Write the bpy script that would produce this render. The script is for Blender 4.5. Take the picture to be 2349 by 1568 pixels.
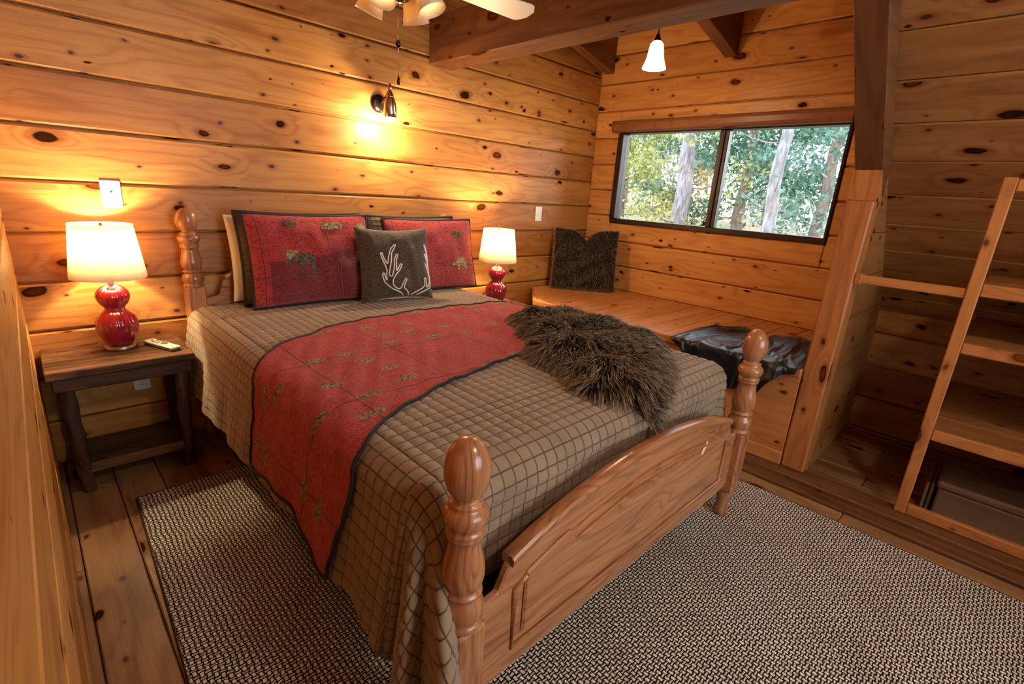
import bpy, bmesh, math, random
import numpy as np
from mathutils import Vector, Matrix
random.seed(7); rng = np.random.default_rng(11)
for o in list(bpy.data.objects): bpy.data.objects.remove(o)
scene = bpy.context.scene
COL = scene.collection
PI = math.pi

# ------------------------------------------------------------------ camera
CAMZ = 1.42
def cam_axes(yaw, pit, rol):
    ca, sa, cb, sb, cr, sr = math.cos(yaw), math.sin(yaw), math.cos(pit), math.sin(pit), math.cos(rol), math.sin(rol)
    f = Vector((sa*cb, ca*cb, sb)); r = Vector((ca, -sa, 0)); u = r.cross(f)
    return cr*r+sr*u, -sr*r+cr*u, f
R_, U_, F_ = cam_axes(0.7878, -0.2918, 0.0668)
cam = bpy.data.cameras.new('camera'); camo = bpy.data.objects.new('camera', cam); COL.objects.link(camo)
camo.matrix_world = Matrix(((R_.x, U_.x, -F_.x, 0), (R_.y, U_.y, -F_.y, 0), (R_.z, U_.z, -F_.z, CAMZ), (0, 0, 0, 1)))
cam.sensor_width = 36; cam.sensor_fit = 'HORIZONTAL'; cam.lens = 1128.46/2349*36
cam.clip_start = 0.01; cam.clip_end = 200
scene.camera = camo

# ------------------------------------------------------------------ world, exposure
scene.view_settings.view_transform = 'Standard'; scene.view_settings.look = 'None'
scene.view_settings.gamma = 1; scene.view_settings.exposure = 1.0
try: scene.view_settings.use_curve_mapping = False
except Exception: pass
w = bpy.data.worlds.new('sky'); scene.world = w; w.use_nodes = True
bg = w.node_tree.nodes['Background']; bg.inputs[0].default_value = (0.82, 0.91, 1.0, 1); bg.inputs[1].default_value = 5.2
# lamp strengths (watts), the last one for the added fill lamp
P_TABLE, P_SCONCE, P_PENDANT, P_FAN, P_FILL = 20, 16, 12, 0.12, 33
WARM = (1.0, 0.74, 0.44)

# ------------------------------------------------------------------ node helpers
class NT:
    def __init__(s, name):
        s.m = bpy.data.materials.new(name); s.m.use_nodes = True; s.t = s.m.node_tree; s.t.nodes.clear()
        s.out = s.n('ShaderNodeOutputMaterial')
    def n(s, typ, **kw):
        nd = s.t.nodes.new(typ)
        for k, v in kw.items():
            if hasattr(nd, k): setattr(nd, k, v)
            else: raise KeyError(k)
        return nd
    def set(s, sock, v):
        if isinstance(v, bpy.types.NodeSocket): s.t.links.new(v, sock)
        elif v is not None:
            if hasattr(sock, 'default_value'):
                if isinstance(v, tuple) and len(v) == 3 and sock.type == 'RGBA': v = (*v, 1)
                sock.default_value = v
    def math(s, op, a, b=None, c=None, clamp=False):
        nd = s.n('ShaderNodeMath', operation=op); nd.use_clamp = clamp
        s.set(nd.inputs[0], a)
        if b is not None: s.set(nd.inputs[1], b)
        if c is not None: s.set(nd.inputs[2], c)
        return nd.outputs[0]
    def mix(s, f, a, b, typ='MIX'):
        nd = s.n('ShaderNodeMix', data_type='RGBA', blend_type=typ); nd.clamp_factor = True
        s.set(nd.inputs[0], f); s.set(nd.inputs[6], a); s.set(nd.inputs[7], b); return nd.outputs[2]
    def rng(s, v, a, b, c=0.0, d=1.0, smooth=False):
        nd = s.n('ShaderNodeMapRange', interpolation_type='SMOOTHSTEP' if smooth else 'LINEAR'); nd.clamp = True
        for i, x in enumerate((v, a, b, c, d)): s.set(nd.inputs[i], x)
        return nd.outputs[0]
    def vec(s, x, y, z=0.0):
        nd = s.n('ShaderNodeCombineXYZ'); s.set(nd.inputs[0], x); s.set(nd.inputs[1], y); s.set(nd.inputs[2], z); return nd.outputs[0]
    def noise(s, v, scale=1.0, detail=3.0, rough=.55, dist=0.0):
        nd = s.n('ShaderNodeTexNoise'); s.set(nd.inputs['Vector'], v); nd.inputs['Scale'].default_value = scale
        nd.inputs['Detail'].default_value = detail; nd.inputs['Roughness'].default_value = rough; nd.inputs['Distortion'].default_value = dist
        return nd.outputs[0]
    def uv(s):
        nd = s.n('ShaderNodeUVMap'); sp = s.n('ShaderNodeSeparateXYZ'); s.t.links.new(nd.outputs[0], sp.inputs[0])
        return nd.outputs[0], sp.outputs[0], sp.outputs[1]
    def obj(s):
        nd = s.n('ShaderNodeTexCoord'); sp = s.n('ShaderNodeSeparateXYZ'); s.t.links.new(nd.outputs['Object'], sp.inputs[0])
        return nd.outputs['Object'], sp.outputs[0], sp.outputs[1], sp.outputs[2]
    def attr(s, name):
        nd = s.n('ShaderNodeAttribute'); nd.attribute_name = name; return nd.outputs['Fac'], nd.outputs['Color']
    def bsdf(s, col, rough=.5, metal=0.0, spec=.5, bump=None, bstr=.3, bdist=.01, **kw):
        b = s.n('ShaderNodeBsdfPrincipled')
        s.set(b.inputs['Base Color'], col); s.set(b.inputs['Roughness'], rough); s.set(b.inputs['Metallic'], metal)
        s.set(b.inputs['Specular IOR Level'], spec)
        for k, v in kw.items(): s.set(b.inputs[k.replace('_', ' ')], v)
        if bump is not None:
            bp = s.n('ShaderNodeBump'); bp.inputs['Strength'].default_value = bstr; bp.inputs['Distance'].default_value = bdist
            s.set(bp.inputs['Height'], bump); s.t.links.new(bp.outputs[0], b.inputs['Normal'])
        s.t.links.new(b.outputs[0], s.out.inputs[0]); return s.m

def plain(name, col, rough=.5, metal=0.0, **kw):
    return NT(name).bsdf(col, rough, metal, **kw)

def wood(name, light, dark, knots=1.0, rough=.42, ring=46., fibre=.35, tone=.45, red=(.20, .045, .010), kscale=(2.6, 5.0), streak=.5, spec=.28):
    """Knotty timber: UV.x runs along the grain in metres, attribute 'pr' tells the boards apart."""
    t = NT(name)
    uv, u, v = t.uv(); pr, _ = t.attr('pr')
    U = t.math('MULTIPLY_ADD', pr, 37.0, u); V = t.math('MULTIPLY_ADD', pr, 53.0, v)
    vo = t.n('ShaderNodeTexVoronoi', voronoi_dimensions='2D'); vo.inputs['Scale'].default_value = 1.0
    wob = t.noise(t.vec(t.math('MULTIPLY', U, 9.0), t.math('MULTIPLY', V, 16.0)), 1, 2)
    wobv = t.math('MULTIPLY_ADD', wob, .16, -.08)
    t.set(vo.inputs['Vector'], t.vec(t.math('ADD', t.math('MULTIPLY', U, kscale[0]), wobv), t.math('ADD', t.math('MULTIPLY', V, kscale[1]), wobv)))
    d = vo.outputs['Distance']; sp = t.n('ShaderNodeSeparateColor'); t.t.links.new(vo.outputs['Color'], sp.inputs[0])
    rad = t.rng(sp.outputs[0], .28, 1.0, 0.0, .125)
    q = t.math('DIVIDE', d, t.math('ADD', rad, .0001))            # 1 at the knot's rim
    knot = t.rng(q, .75, 1.05, 1.0, 0.0, True)
    halo = t.math('MULTIPLY', t.rng(q, 1.0, 1.9, 1.0, 0.0, True), t.rng(rad, .015, .05))
    swirl = t.math('MULTIPLY', t.rng(d, 0.0, .45, 1.0, 0.0, True), t.math('MULTIPLY', rad, 2.2))
    n1 = t.noise(t.vec(t.math('MULTIPLY', U, .75), t.math('MULTIPLY', V, 5.5)), 1, 2, .45)
    g = t.math('ADD', n1, swirl)
    r = t.math('SINE', t.math('MULTIPLY', g, ring))
    r = t.math('POWER', t.rng(r, -1, 1), 2.6)
    f = t.noise(t.vec(t.math('MULTIPLY', U, 5.0), t.math('MULTIPLY', V, 170.)), 1, 3, .6)
    st = t.noise(t.vec(t.math('MULTIPLY', U, .9), t.math('MULTIPLY', V, 11.)), 1, 4, .6)
    amt = t.math('ADD', t.math('MULTIPLY', r, .34), t.math('MULTIPLY', t.rng(f, .35, .75), fibre))
    amt = t.math('ADD', amt, t.math('MULTIPLY', t.rng(st, .42, .75), streak), clamp=True)
    base = t.mix(amt, light, dark)
    pf = t.math('FRACT', t.math('MULTIPLY', pr, 7.31))
    tn = t.mix(t.math('MULTIPLY', pf, tone), (1, 1, 1), (.50, .37, .26))
    base = t.mix(1.0, base, tn, 'MULTIPLY')
    if knots > 0:
        base = t.mix(t.math('MULTIPLY', halo, .55*knots), base, red)
        kc = t.mix(t.rng(sp.outputs[1], .3, .8), (.028, .010, .004), (.13, .028, .007))
        rim = t.math('MULTIPLY', t.rng(q, .35, .8), 1.0)
        kc = t.mix(rim, kc, (.018, .006, .002))
        base = t.mix(t.math('MULTIPLY', knot, knots), base, kc)
        v2 = t.n('ShaderNodeTexVoronoi', voronoi_dimensions='2D'); v2.inputs['Scale'].default_value = 1.0
        t.set(v2.inputs['Vector'], t.vec(t.math('MULTIPLY_ADD', U, 5.3, wobv), t.math('MULTIPLY_ADD', V, 9.1, wobv)))
        s2 = t.n('ShaderNodeSeparateColor'); t.t.links.new(v2.outputs['Color'], s2.inputs[0])
        r2 = t.rng(s2.outputs[0], .55, 1.0, 0.0, .11); q2 = t.math('DIVIDE', v2.outputs['Distance'], t.math('ADD', r2, .0001))
        base = t.mix(t.math('MULTIPLY', t.rng(q2, 1.0, 2.6, .5, 0.0, True), t.rng(r2, .01, .03)), base, red)
        base = t.mix(t.math('MULTIPLY', t.rng(q2, .6, 1.1, .95, 0.0, True), knots), base, (.040, .012, .004))
    h = t.math('SUBTRACT', t.math('MULTIPLY', f, .5), t.math('MULTIPLY', knot, .3))
    if knots > 0: spec = t.math('MULTIPLY', t.math('SUBTRACT', 1.0, t.rng(q, .8, 1.6, .95, 0.0, True)), spec)
    return t.bsdf(base, rough, 0, spec, bump=h, bstr=.15, bdist=.004)

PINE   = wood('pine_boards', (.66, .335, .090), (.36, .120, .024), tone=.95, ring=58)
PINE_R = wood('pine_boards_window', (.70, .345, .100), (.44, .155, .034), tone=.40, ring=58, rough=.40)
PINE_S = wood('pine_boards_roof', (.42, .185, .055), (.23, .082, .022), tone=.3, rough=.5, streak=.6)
PINE_B = wood('pine_beam', (.20, .078, .027), (.075, .027, .010), tone=.25, rough=.5, kscale=(1.6, 4.0))
PINE_P = wood('pine_post', (.50, .19, .055), (.27, .080, .020), tone=.2, kscale=(2.2, 7.0))
PINE_L = wood('pine_shelving', (.55, .22, .065), (.33, .11, .030), tone=.2, knots=.8)
BENCH  = wood('pine_bench', (.60, .25, .070), (.36, .115, .028), tone=.35, knots=.5)
FLOORW = wood('floor_boards', (.38, .205, .090), (.16, .070, .026), tone=.35, rough=.36, kscale=(1.7, 4.2), streak=.7)
OAK    = wood('oak_bed', (.52, .225, .095), (.19, .066, .025), knots=0, rough=.24, ring=85, fibre=.5, tone=.1, spec=.55, streak=.55)
RUSTIC = wood('rustic_dark_wood', (.13, .065, .032), (.030, .015, .009), knots=.7, rough=.55, ring=60, fibre=.7, tone=.4, streak=.9)
RUSTICT= wood('rustic_table_top', (.24, .115, .048), (.050, .022, .011), knots=.6, rough=.42, ring=60, fibre=.8, tone=.3, streak=.9)

# ------------------------------------------------------------------ mesh helpers
class MB:
    """Collects shapes as one mesh: uv in metres along the grain, one random number per piece."""
    def __init__(s): s.v = []; s.f = []; s.uv = []; s.pr = []; s.sm = []
    def raw(s, verts, faces, uvs=None, pr=None, smooth=False):
        b = len(s.v); s.v += [tuple(p) for p in verts]
        p = random.random() if pr is None else pr
        for i, f in enumerate(faces):
            s.f.append(tuple(b+k for k in f))
            s.uv.append([tuple(uvs[k]) for k in f] if uvs is not None else [(verts[k][0], verts[k][1]) for k in f])
            s.pr.append(p); s.sm.append(smooth)
    def bm(s, bm, grain=0, mat=None, pr=None, smooth=False, off=(0, 0)):
        bm.verts.ensure_lookup_table(); bm.normal_update()
        vs = [v.co.copy() for v in bm.verts]; p = random.random() if pr is None else pr
        b = len(s.v)
        s.v += [tuple(mat @ c) if mat else tuple(c) for c in vs]
        ax = [0, 1, 2]; ax.remove(grain)
        for f in bm.faces:
            s.f.append(tuple(b+v.index for v in f.verts))
            n = [abs(f.normal[a]) for a in ax]
            o = ax[1] if n[0] > n[1] else ax[0]
            if abs(f.normal[grain]) > .8: uu = [(v.co[ax[0]]*.2+off[0], v.co[ax[1]]+off[1]) for v in f.verts]
            else: uu = [(v.co[grain]+off[0], v.co[o]+off[1]) for v in f.verts]
            s.uv.append(uu); s.pr.append(p); s.sm.append(smooth)
        bm.free()
    def box(s, lo, hi, grain=None, bev=.004, mat=None, pr=None, seg=1, smooth=False):
        lo = Vector(lo); hi = Vector(hi); d = hi-lo
        if grain is None: grain = max(range(3), key=lambda i: d[i])
        bm = bmesh.new(); bmesh.ops.create_cube(bm, size=1)
        for v in bm.verts: v.co = Vector([lo[i]+d[i]*(v.co[i]+.5) for i in range(3)])
        bev = min(bev, min(d)*.45)
        if bev > 0: bmesh.ops.bevel(bm, geom=bm.edges[:], offset=bev, segments=seg, affect='EDGES', profile=.5)
        s.bm(bm, grain, mat, pr, smooth)
    def prism(s, poly, axis, a, b, grain=0, bev=0, pr=None, mat=None):
        """poly: 2-D outline in the two other axes, extruded along axis from a to b."""
        ax = [0, 1, 2]; ax.remove(axis); bm = bmesh.new()
        def P(q, t):
            c = [0, 0, 0]; c[ax[0]], c[ax[1]] = q; c[axis] = t; return c
        A = [bm.verts.new(P(q, a)) for q in poly]; B = [bm.verts.new(P(q, b)) for q in poly]
        n = len(poly)
        bm.faces.new(A[::-1]); bm.faces.new(B)
        for i in range(n): bm.faces.new((A[i], A[(i+1) % n], B[(i+1) % n], B[i]))
        bmesh.ops.recalc_face_normals(bm, faces=bm.faces[:])
        if bev: bmesh.ops.bevel(bm, geom=bm.edges[:], offset=bev, segments=1, affect='EDGES')
        s.bm(bm, grain, mat, pr)
    def lathe(s, prof, c=(0, 0, 0), seg=32, ribs=0, rib=0.0, pr=None, close=True):
        """prof: (r, z) pairs from bottom to top round a vertical axis."""
        vs, fs, uvs = [], [], []; n = len(prof)
        for i, (r, z) in enumerate(prof):
            for k in range(seg+1):
                a = 2*PI*k/seg; rr = r
                if ribs: rr = r*(1-rib*(1-abs(math.cos(ribs*a/2))**.6))
                vs.append((c[0]+rr*math.cos(a), c[1]+rr*math.sin(a), c[2]+z)); uvs.append((z+c[2], a*.05))
        m = seg+1
        for i in range(n-1):
            for k in range(seg): fs.append((i*m+k, i*m+k+1, (i+1)*m+k+1, (i+1)*m+k))
        if close:
            if prof[0][0] > 1e-4: fs.append(tuple(range(seg-1, -1, -1)))
            if prof[-1][0] > 1e-4: fs.append(tuple((n-1)*m+k for k in range(seg)))
        s.raw(vs, fs, uvs, pr, True)
    def tube(s, pts, r, seg=8, closed=False, pr=None, caps=True):
        pts = [Vector(p) for p in pts]; n = len(pts); vs, fs, uvs = [], [], []
        rr = r if isinstance(r, (list, tuple)) else [r]*n
        up = None; L = 0
        for i, p in enumerate(pts):
            if closed: d = pts[(i+1) % n]-pts[i-1]
            else: d = pts[min(i+1, n-1)]-pts[max(i-1, 0)]
            d = d.normalized() if d.length > 1e-9 else Vector((0, 0, 1))
            if up is None: up = d.orthogonal().normalized()
            up = (up-d*up.dot(d)); up = up.normalized() if up.length > 1e-6 else d.orthogonal().normalized()
            sd = d.cross(up)
            if i: L += (p-pts[i-1]).length
            for k in range(seg):
                a = 2*PI*k/seg; vs.append(p+(up*math.cos(a)+sd*math.sin(a))*rr[i]); uvs.append((L, a*.02))
        m = n if closed else n-1
        for i in range(m):
            j = (i+1) % n
            for k in range(seg): fs.append((i*seg+k, i*seg+(k+1) % seg, j*seg+(k+1) % seg, j*seg+k))
        if caps and not closed:
            fs.append(tuple(range(seg-1, -1, -1))); fs.append(tuple((n-1)*seg+k for k in range(seg)))
        s.raw(vs, fs, uvs, pr, True)
    def grid(s, P, UVs, pr=0.0, flip=False, smooth=True, wrap=False):
        """P: (m, n, 3) array of points."""
        m, n = P.shape[:2]; b = len(s.v)
        s.v += [tuple(p) for p in P.reshape(-1, 3)]
        Uf = UVs.reshape(-1, 2)
        for i in range(m-1):
            for j in range(n-1):
                q = (i*n+j, i*n+j+1, (i+1)*n+j+1, (i+1)*n+j)
                if flip: q = q[::-1]
                s.f.append(tuple(b+k for k in q)); s.uv.append([tuple(Uf[k]) for k in q]); s.pr.append(pr); s.sm.append(smooth)
    def build(s, name, mat, parent=None, loc=None):
        me = bpy.data.meshes.new(name); me.from_pydata(s.v, [], s.f)
        uvl = me.uv_layers.new(name='UVMap')
        uvl.data.foreach_set('uv', np.array([c for f in s.uv for c in f], dtype=np.float32).ravel())
        at = me.attributes.new('pr', 'FLOAT', 'FACE'); at.data.foreach_set('value', np.array(s.pr, dtype=np.float32))
        me.polygons.foreach_set('use_smooth', s.sm)
        for m in (mat if isinstance(mat, list) else [mat]): me.materials.append(m)
        me.update()
        o = bpy.data.objects.new(name, me); COL.objects.link(o)
        if parent is not None:
            o.parent = parent; o.matrix_parent_inverse = Matrix.Identity(4)
        if loc: o.location = loc
        return o
def thing(name, label, cat, loc=(0, 0, 0), rz=0, group=None):
    o = bpy.data.objects.new(name, None); COL.objects.link(o); o.location = loc; o.rotation_euler = (0, 0, rz)
    o.empty_display_size = .05
    return tag(o, label, cat, group)
def tag(o, label, cat, group=None, kind=None):
    o['label'] = label; o['category'] = cat
    if group: o['group'] = group
    if kind: o['kind'] = kind
    return o
def struct(o, label=None):
    o['kind'] = 'structure'
    if label: o['label'] = label
    return o
def point(name, loc, watts, col=WARM, rad=.025, parent=None):
    l = bpy.data.lights.new(name, 'POINT'); l.energy = watts; l.color = col; l.shadow_soft_size = rad
    o = bpy.data.objects.new(name, l); COL.objects.link(o); o.location = loc
    if parent: o.parent = parent
    return o

# ------------------------------------------------------------------ the room
XL, XW, YA, XK, P = -0.052, 3.968, 3.037, 2.88, 0.2246
YF = -2.3
def slope_under(x): return 1.64+(2.875-x)*.90       # underside of the rafters
def slope_roof(x): return slope_under(x)+.19
ZC = 2.78
XR = 2.875-(ZC-1.83)/.90                            # where the slope meets the flat ceiling
DORM = lambda x: 2.90+.22*(XW-x)                    # dormer ceiling

def planks(mb, axis, a, b, z0, z1, face, inward, pitch=P, off=0.0, th=.03, gap=.008, bev=.009, cut=None):
    """Horizontal boards of a vertical wall. axis: 0 boards run along x (wall at y=face), 1 along y."""
    k = math.floor((z0-off)/pitch)
    while off+k*pitch < z1-.001:
        lo, hi = max(z0, off+k*pitch+gap/2), min(z1, off+(k+1)*pitch-gap/2)
        if hi-lo > .01:
            for (aa, bb, l2, h2) in (cut(a, b, lo, hi) if cut else [(a, b, lo, hi)]):
                fa, fb = sorted((face, face-inward*th))
                if axis == 0: mb.box((aa, fa, l2), (bb, fb, h2), 0, bev)
                else: mb.box((fa, aa, l2), (fb, bb, h2), 1, bev)
        k += 1
# wall behind the bed head
m = MB(); planks(m, 0, XL-.05, XW+.05, 0, 3.45, YA, -1, off=0)
m.box((XL-.1, YA+.03, -.05), (XW+.25, YA+.06, 3.5), 0, 0)
struct(m.build('wall_back', PINE))
# left wall
m = MB(); planks(m, 1, YF, YA+.03, 0, ZC+.1, XL, 1, off=.06)
m.box((XL-.06, YF, -.05), (XL-.03, YA+.06, ZC+.12), 1, 0)
struct(m.build('wall_left', PINE))
# wall behind the camera
BX0, BX1, BZ0, BZ1 = .45, 2.45, .70, 2.15
def cutback(a, b, lo, hi):
    if hi <= BZ0 or lo >= BZ1: return [(a, b, lo, hi)]
    out = [(a, BX0, lo, hi), (BX1, b, lo, hi)]
    if lo < BZ0-.01: out.append((BX0, BX1, lo, BZ0))
    if hi > BZ1+.01: out.append((BX0, BX1, BZ1, hi))
    return out
m = MB(); planks(m, 0, XL-.05, XW+.05, 0, 3.0, YF, 1, cut=cutback)
for lo, hi in (((XL-.1, -.05), (BX0, 3.)), ((BX1, -.05), (XW+.2, 3.)), ((BX0, -.05), (BX1, BZ0)), ((BX0, BZ1), (BX1, 3.))):
    m.box((lo[0], YF-.06, lo[1]), (hi[0], YF-.03, hi[1]), 0, 0)
struct(m.build('wall_front', PINE))
# window wall, with the opening
WY0, WY1, WZ0, WZ1 = .965, 2.765, 1.222, 2.03
def cutwin(a, b, lo, hi):
    out = []
    if hi <= WZ0 or lo >= WZ1: return [(a, b, lo, hi)]
    out += [(a, WY0, lo, hi), (WY1, b, lo, hi)]
    if lo < WZ0-.01: out.append((WY0, WY1, lo, WZ0))
    if hi > WZ1+.01: out.append((WY0, WY1, WZ1, hi))
    return out
m = MB(); planks(m, 1, .60, YA, 0, 3.0, XW, -1, off=.161, cut=cutwin)
for lo, hi in (((.60, 0), (WY0, 3.)), ((WY1, 0), (YA, 3.)), ((WY0, 0), (WY1, WZ0)), ((WY0, WZ1), (WY1, 3.))):
    m.box((XW+.03, lo[0], lo[1]), (XW+.11, hi[0], hi[1]), 1, 0)
struct(m.build('wall_right', PINE_R))
# low wall at the back of the storage alcove
m = MB(); planks(m, 1, YF, .60, 0, .90, XW, -1, off=.02)
m.box((XW+.03, YF, -.05), (XW+.06, .60, .92), 1, 0)
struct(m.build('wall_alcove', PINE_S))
# dormer cheek above the sloping roof and partition below it, both in the plane of the big post
m = MB()
for k in range(14):
    z0, z1 = k*P+.002, (k+1)*P-.002
    xa = 2.875-(z0-1.83)/.90; xb = 2.875-(z1-1.83)/.90
    if z1 < slope_roof(XW): m.box((2.93, .555, z0), (XW, .60, z1), 0, .004)
    elif z0 < 1.78:
        m.prism([(2.93, z0), (min(XW, xa), z0), (max(2.94, min(XW, xb)), z1), (2.93, z1)], 1, .555, .60)
for k in range(4, 15):
    z0, z1 = k*P+.002, (k+1)*P-.002
    xa = max(XR-.05, 2.875-(z0-1.83)/.90+.02); xb = max(XR-.05, 2.875-(z1-1.83)/.90+.02)
    if xa < XW: m.prism([(xa, z0), (XW, z0), (XW, z1), (max(1.75, xb), z1)], 1, .605, .635)
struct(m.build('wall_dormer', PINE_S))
# ceiling: slope, flat part, dormer roof
m = MB()
ang = math.atan(.90); L = math.hypot(XW-XR, (XW-XR)*.90); n = 0; s = 0.0
c, sn = math.cos(ang), math.sin(ang)
def on_slope(t, h, y): return (XW+.03-t*c+h*sn, y, slope_roof(XW+.03)+t*sn+h*c)
while s < L+.05:
    e = min(s+.215, L+.05)
    for (y0, y1) in ((YF, .60),):
        b = MB(); bm = bmesh.new(); bmesh.ops.create_cube(bm, size=1)
        lo = (s+.002, y0, 0); hi = (e-.002, y1, .03)
        for v in bm.verts: v.co = Vector([lo[i]+(hi[i]-lo[i])*(v.co[i]+.5) for i in range(3)])
        bmesh.ops.bevel(bm, geom=bm.edges[:], offset=.005, segments=1, affect='EDGES')
        M = Matrix(((-c, 0, sn, XW+.03), (0, 1, 0, 0), (sn, 0, c, slope_roof(XW+.03)), (0, 0, 0, 1)))
        m.bm(bm, 1, M)
    s = e
x = XL-.05
while x < XR:
    m.box((x+.002, YF, ZC), (min(x+.2, XR)-.002, YA, ZC+.03), 1, .004); x += .2
x = XR-.1
while x < XW+.1:
    x2 = x+.2; m.prism([(x+.002, DORM(x+.002)), (x2-.002, DORM(x2)), (x2-.002, DORM(x2)+.03), (x+.002, DORM(x)+.03)], 1, .60, YA+.03, grain=1); x = x2
m.box((XR-.10, .60, ZC), (XR-.06, YA, DORM(XR)+.02), 1, 0)
m.box((XR-.2, YF, ZC+.05), (XL-.1, YA+.05, ZC+.08), 1, 0)
M = Matrix(((-c, 0, sn, XW+.03), (0, 1, 0, 0), (sn, 0, c, slope_roof(XW+.03)), (0, 0, 0, 1)))
m.box((-.1, YF, .035), (L+.15, .62, .06), 1, 0, mat=M)
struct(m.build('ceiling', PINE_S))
# floor
m = MB(); x = -.195; k = 0
while x < XW+.05:
    wd = .165
    y = YF-.2*(k % 3)
    while y < YA+.03:
        y2 = min(y+2.2+.4*((k*7) % 3), YA+.03)
        m.box((x+.002, y+.001, -.03), (x+wd-.002, y2-.001, 0), 1, .004); y = y2
    x += wd; k += 1
m.box((XL-.1, YF-.1, -.08), (XW+.1, YA+.1, -.035), 1, 0)
struct(m.build('floor', FLOORW))
# sill that runs along the foot of the knee wall
m = MB(); m.box((2.72, YF, .001), (2.80, YA-.03, .022), 1, .005); m.box((2.80, YF, .001), (2.95, YA-.03, .045), 1, .006)
struct(m.build('trim_1', PINE_B), 'dark floor sill between the rug and the alcove')
# header beam
m = MB(); m.box((2.10, .655, 2.20), (2.285, YA-.002, 2.47), 1, .006)
struct(m.build('trim_2', PINE_B), 'long dark header beam crossing the room under the ceiling')
# two rafters of the dormer
def rafter(y0, y1):
    u = lambda x: 2.49+.22*(XW-x)
    b = MB(); b.prism([(1.95, u(1.95)), (XW-.002, u(XW)), (XW-.002, DORM(XW)-.003), (1.95, DORM(1.95)-.003)], 1, y0, y1, grain=0, bev=.004); return b
struct(rafter(2.90, 2.995).build('trim_3', PINE_B), 'dormer rafter beside the bed head wall')
struct(rafter(1.815, 1.91).build('trim_4', PINE_B), 'dormer rafter right of the pendant')
# big post and the roof rafter on top of it
m = MB(); m.box((2.88, .542, .046), (3.02, .658, 1.50), 2, .008)
m.prism([(2.88, 1.497), (3.02, 1.497), (3.02, slope_under(3.02)-.002), (2.88, slope_under(2.88)-.002)], 1, .542, .658, grain=2)
struct(m.build('trim_5', PINE_P), 'knotty upright post between window seat and alcove')
m = MB(); xa, xb = 3.025, 1.95
m.prism([(xa, slope_under(xa)), (xb, slope_under(xb)), (xb, slope_under(xb)+.165), (xa, slope_under(xa)+.165)], 1, .541, .655, grain=0, bev=.004)
struct(m.build('trim_6', PINE_B), 'sloping rafter that rises from the post')

# ------------------------------------------------------------------ window
BRONZE = plain('bronze_frame', (.035, .020, .014), .35, .5)
GLASS = NT('window_glass')
tr = GLASS.n('ShaderNodeBsdfTransparent'); tr.inputs[0].default_value = (.96, .98, .98, 1)
gl = GLASS.n('ShaderNodeBsdfGlossy'); gl.inputs['Roughness'].default_value = .02
fr = GLASS.n('ShaderNodeFresnel'); fr.inputs[0].default_value = 1.45
mx = GLASS.n('ShaderNodeMixShader'); GLASS.t.links.new(fr.outputs[0], mx.inputs[0]); GLASS.t.links.new(tr.outputs[0], mx.inputs[1]); GLASS.t.links.new(gl.outputs[0], mx.inputs[2])
GLASS.t.links.new(mx.outputs[0], GLASS.out.inputs[0]); GLASS = GLASS.m
win = thing('window_1', 'wide two-pane sliding window above the window seat', 'window', (XW, (WY0+WY1)/2, WZ0)); win['kind'] = 'structure'
wy, wz = (WY0+WY1)/2, WZ0
def wbx(mb, y0, y1, z0, z1, x0, x1, bev=.004): mb.box((x0, y0-wy, z0-wz), (x1, y1-wy, z1-wz), None, bev)
m = MB(); XI, XO = -.012, .09
wbx(m, WY0, WY1, WZ0, WZ0+.042, XI, XO); wbx(m, WY0, WY1, WZ1-.04, WZ1, XI, XO)
wbx(m, WY1-.055, WY1, WZ0+.042, WZ1-.04, XI-.01, XO); wbx(m, WY0, WY0+.02, WZ0+.042, WZ1-.04, XI, XO)
m.build('window_frame', BRONZE, win)
m = MB(); wbx(m, 1.772, 1.845, WZ0+.042, WZ1-.04, .0, .06); wbx(m, 1.800, 1.815, WZ0+.042, WZ1-.04, -.012, .0)
m.build('mullion', BRONZE, win)
m = MB(); wbx(m, 1.845, WY1-.055, WZ0+.042, WZ1-.04, .035, .041, 0); m.build('pane', GLASS, win)
m = MB(); wbx(m, WY0+.02, 1.772, WZ0+.042, WZ1-.04, .05, .056, 0); m.build('pane', GLASS, win)
m = MB(); wbx(m, 1.852, 1.868, WZ0+.05, WZ0+.085, .0, .03); m.build('latch', BRONZE, win)
win2 = thing('window_2', 'window in the wall behind the camera', 'window', (BX0, YF, BZ0)); win2['kind'] = 'structure'
bw, bh = BX1-BX0, BZ1-BZ0; m = MB()
for lo, hi in (((0, 0), (bw, .05)), ((0, bh-.05), (bw, bh)), ((0, .05), (.05, bh-.05)), ((bw-.05, .05), (bw, bh-.05)), ((bw/2-.03, .05), (bw/2+.03, bh-.05))):
    m.box((lo[0], -.06, lo[1]), (hi[0], .012, hi[1]), None, .004)
m.build('window_frame', BRONZE, win2)
m = MB(); m.box((.05, -.03, .05), (bw-.05, -.024, bh-.05), None, 0); m.build('pane', GLASS, win2)
# roller blind in its wooden cassette
CASE = wood('blind_cassette_wood', (.34, .135, .045), (.20, .07, .022), knots=0, rough=.4)
bl = thing('roller_blind', 'brown roller blind cassette along the top of the window', 'window blind', (XW-.045, (WY0+WY1)/2, 2.045))
prof = [(.045, -.045), (.045, .045), (-.02, .045), (-.038, .034), (-.045, .015), (-.045, -.02), (-.036, -.038), (-.02, -.045)]
m = MB(); m.prism(prof, 1, -(WY1-WY0)/2-.005, (WY1-WY0)/2+.02, grain=1); m.build('cassette', CASE, bl)
for e in (-(WY1-WY0)/2-.011, (WY1-WY0)/2+.021):
    m = MB(); m.prism([(a*1.06, b*1.06) if a < .04 else (a, b*1.06) for a, b in prof], 1, e, e+.006, grain=1); m.build('end_cap', BRONZE, bl)

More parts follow.
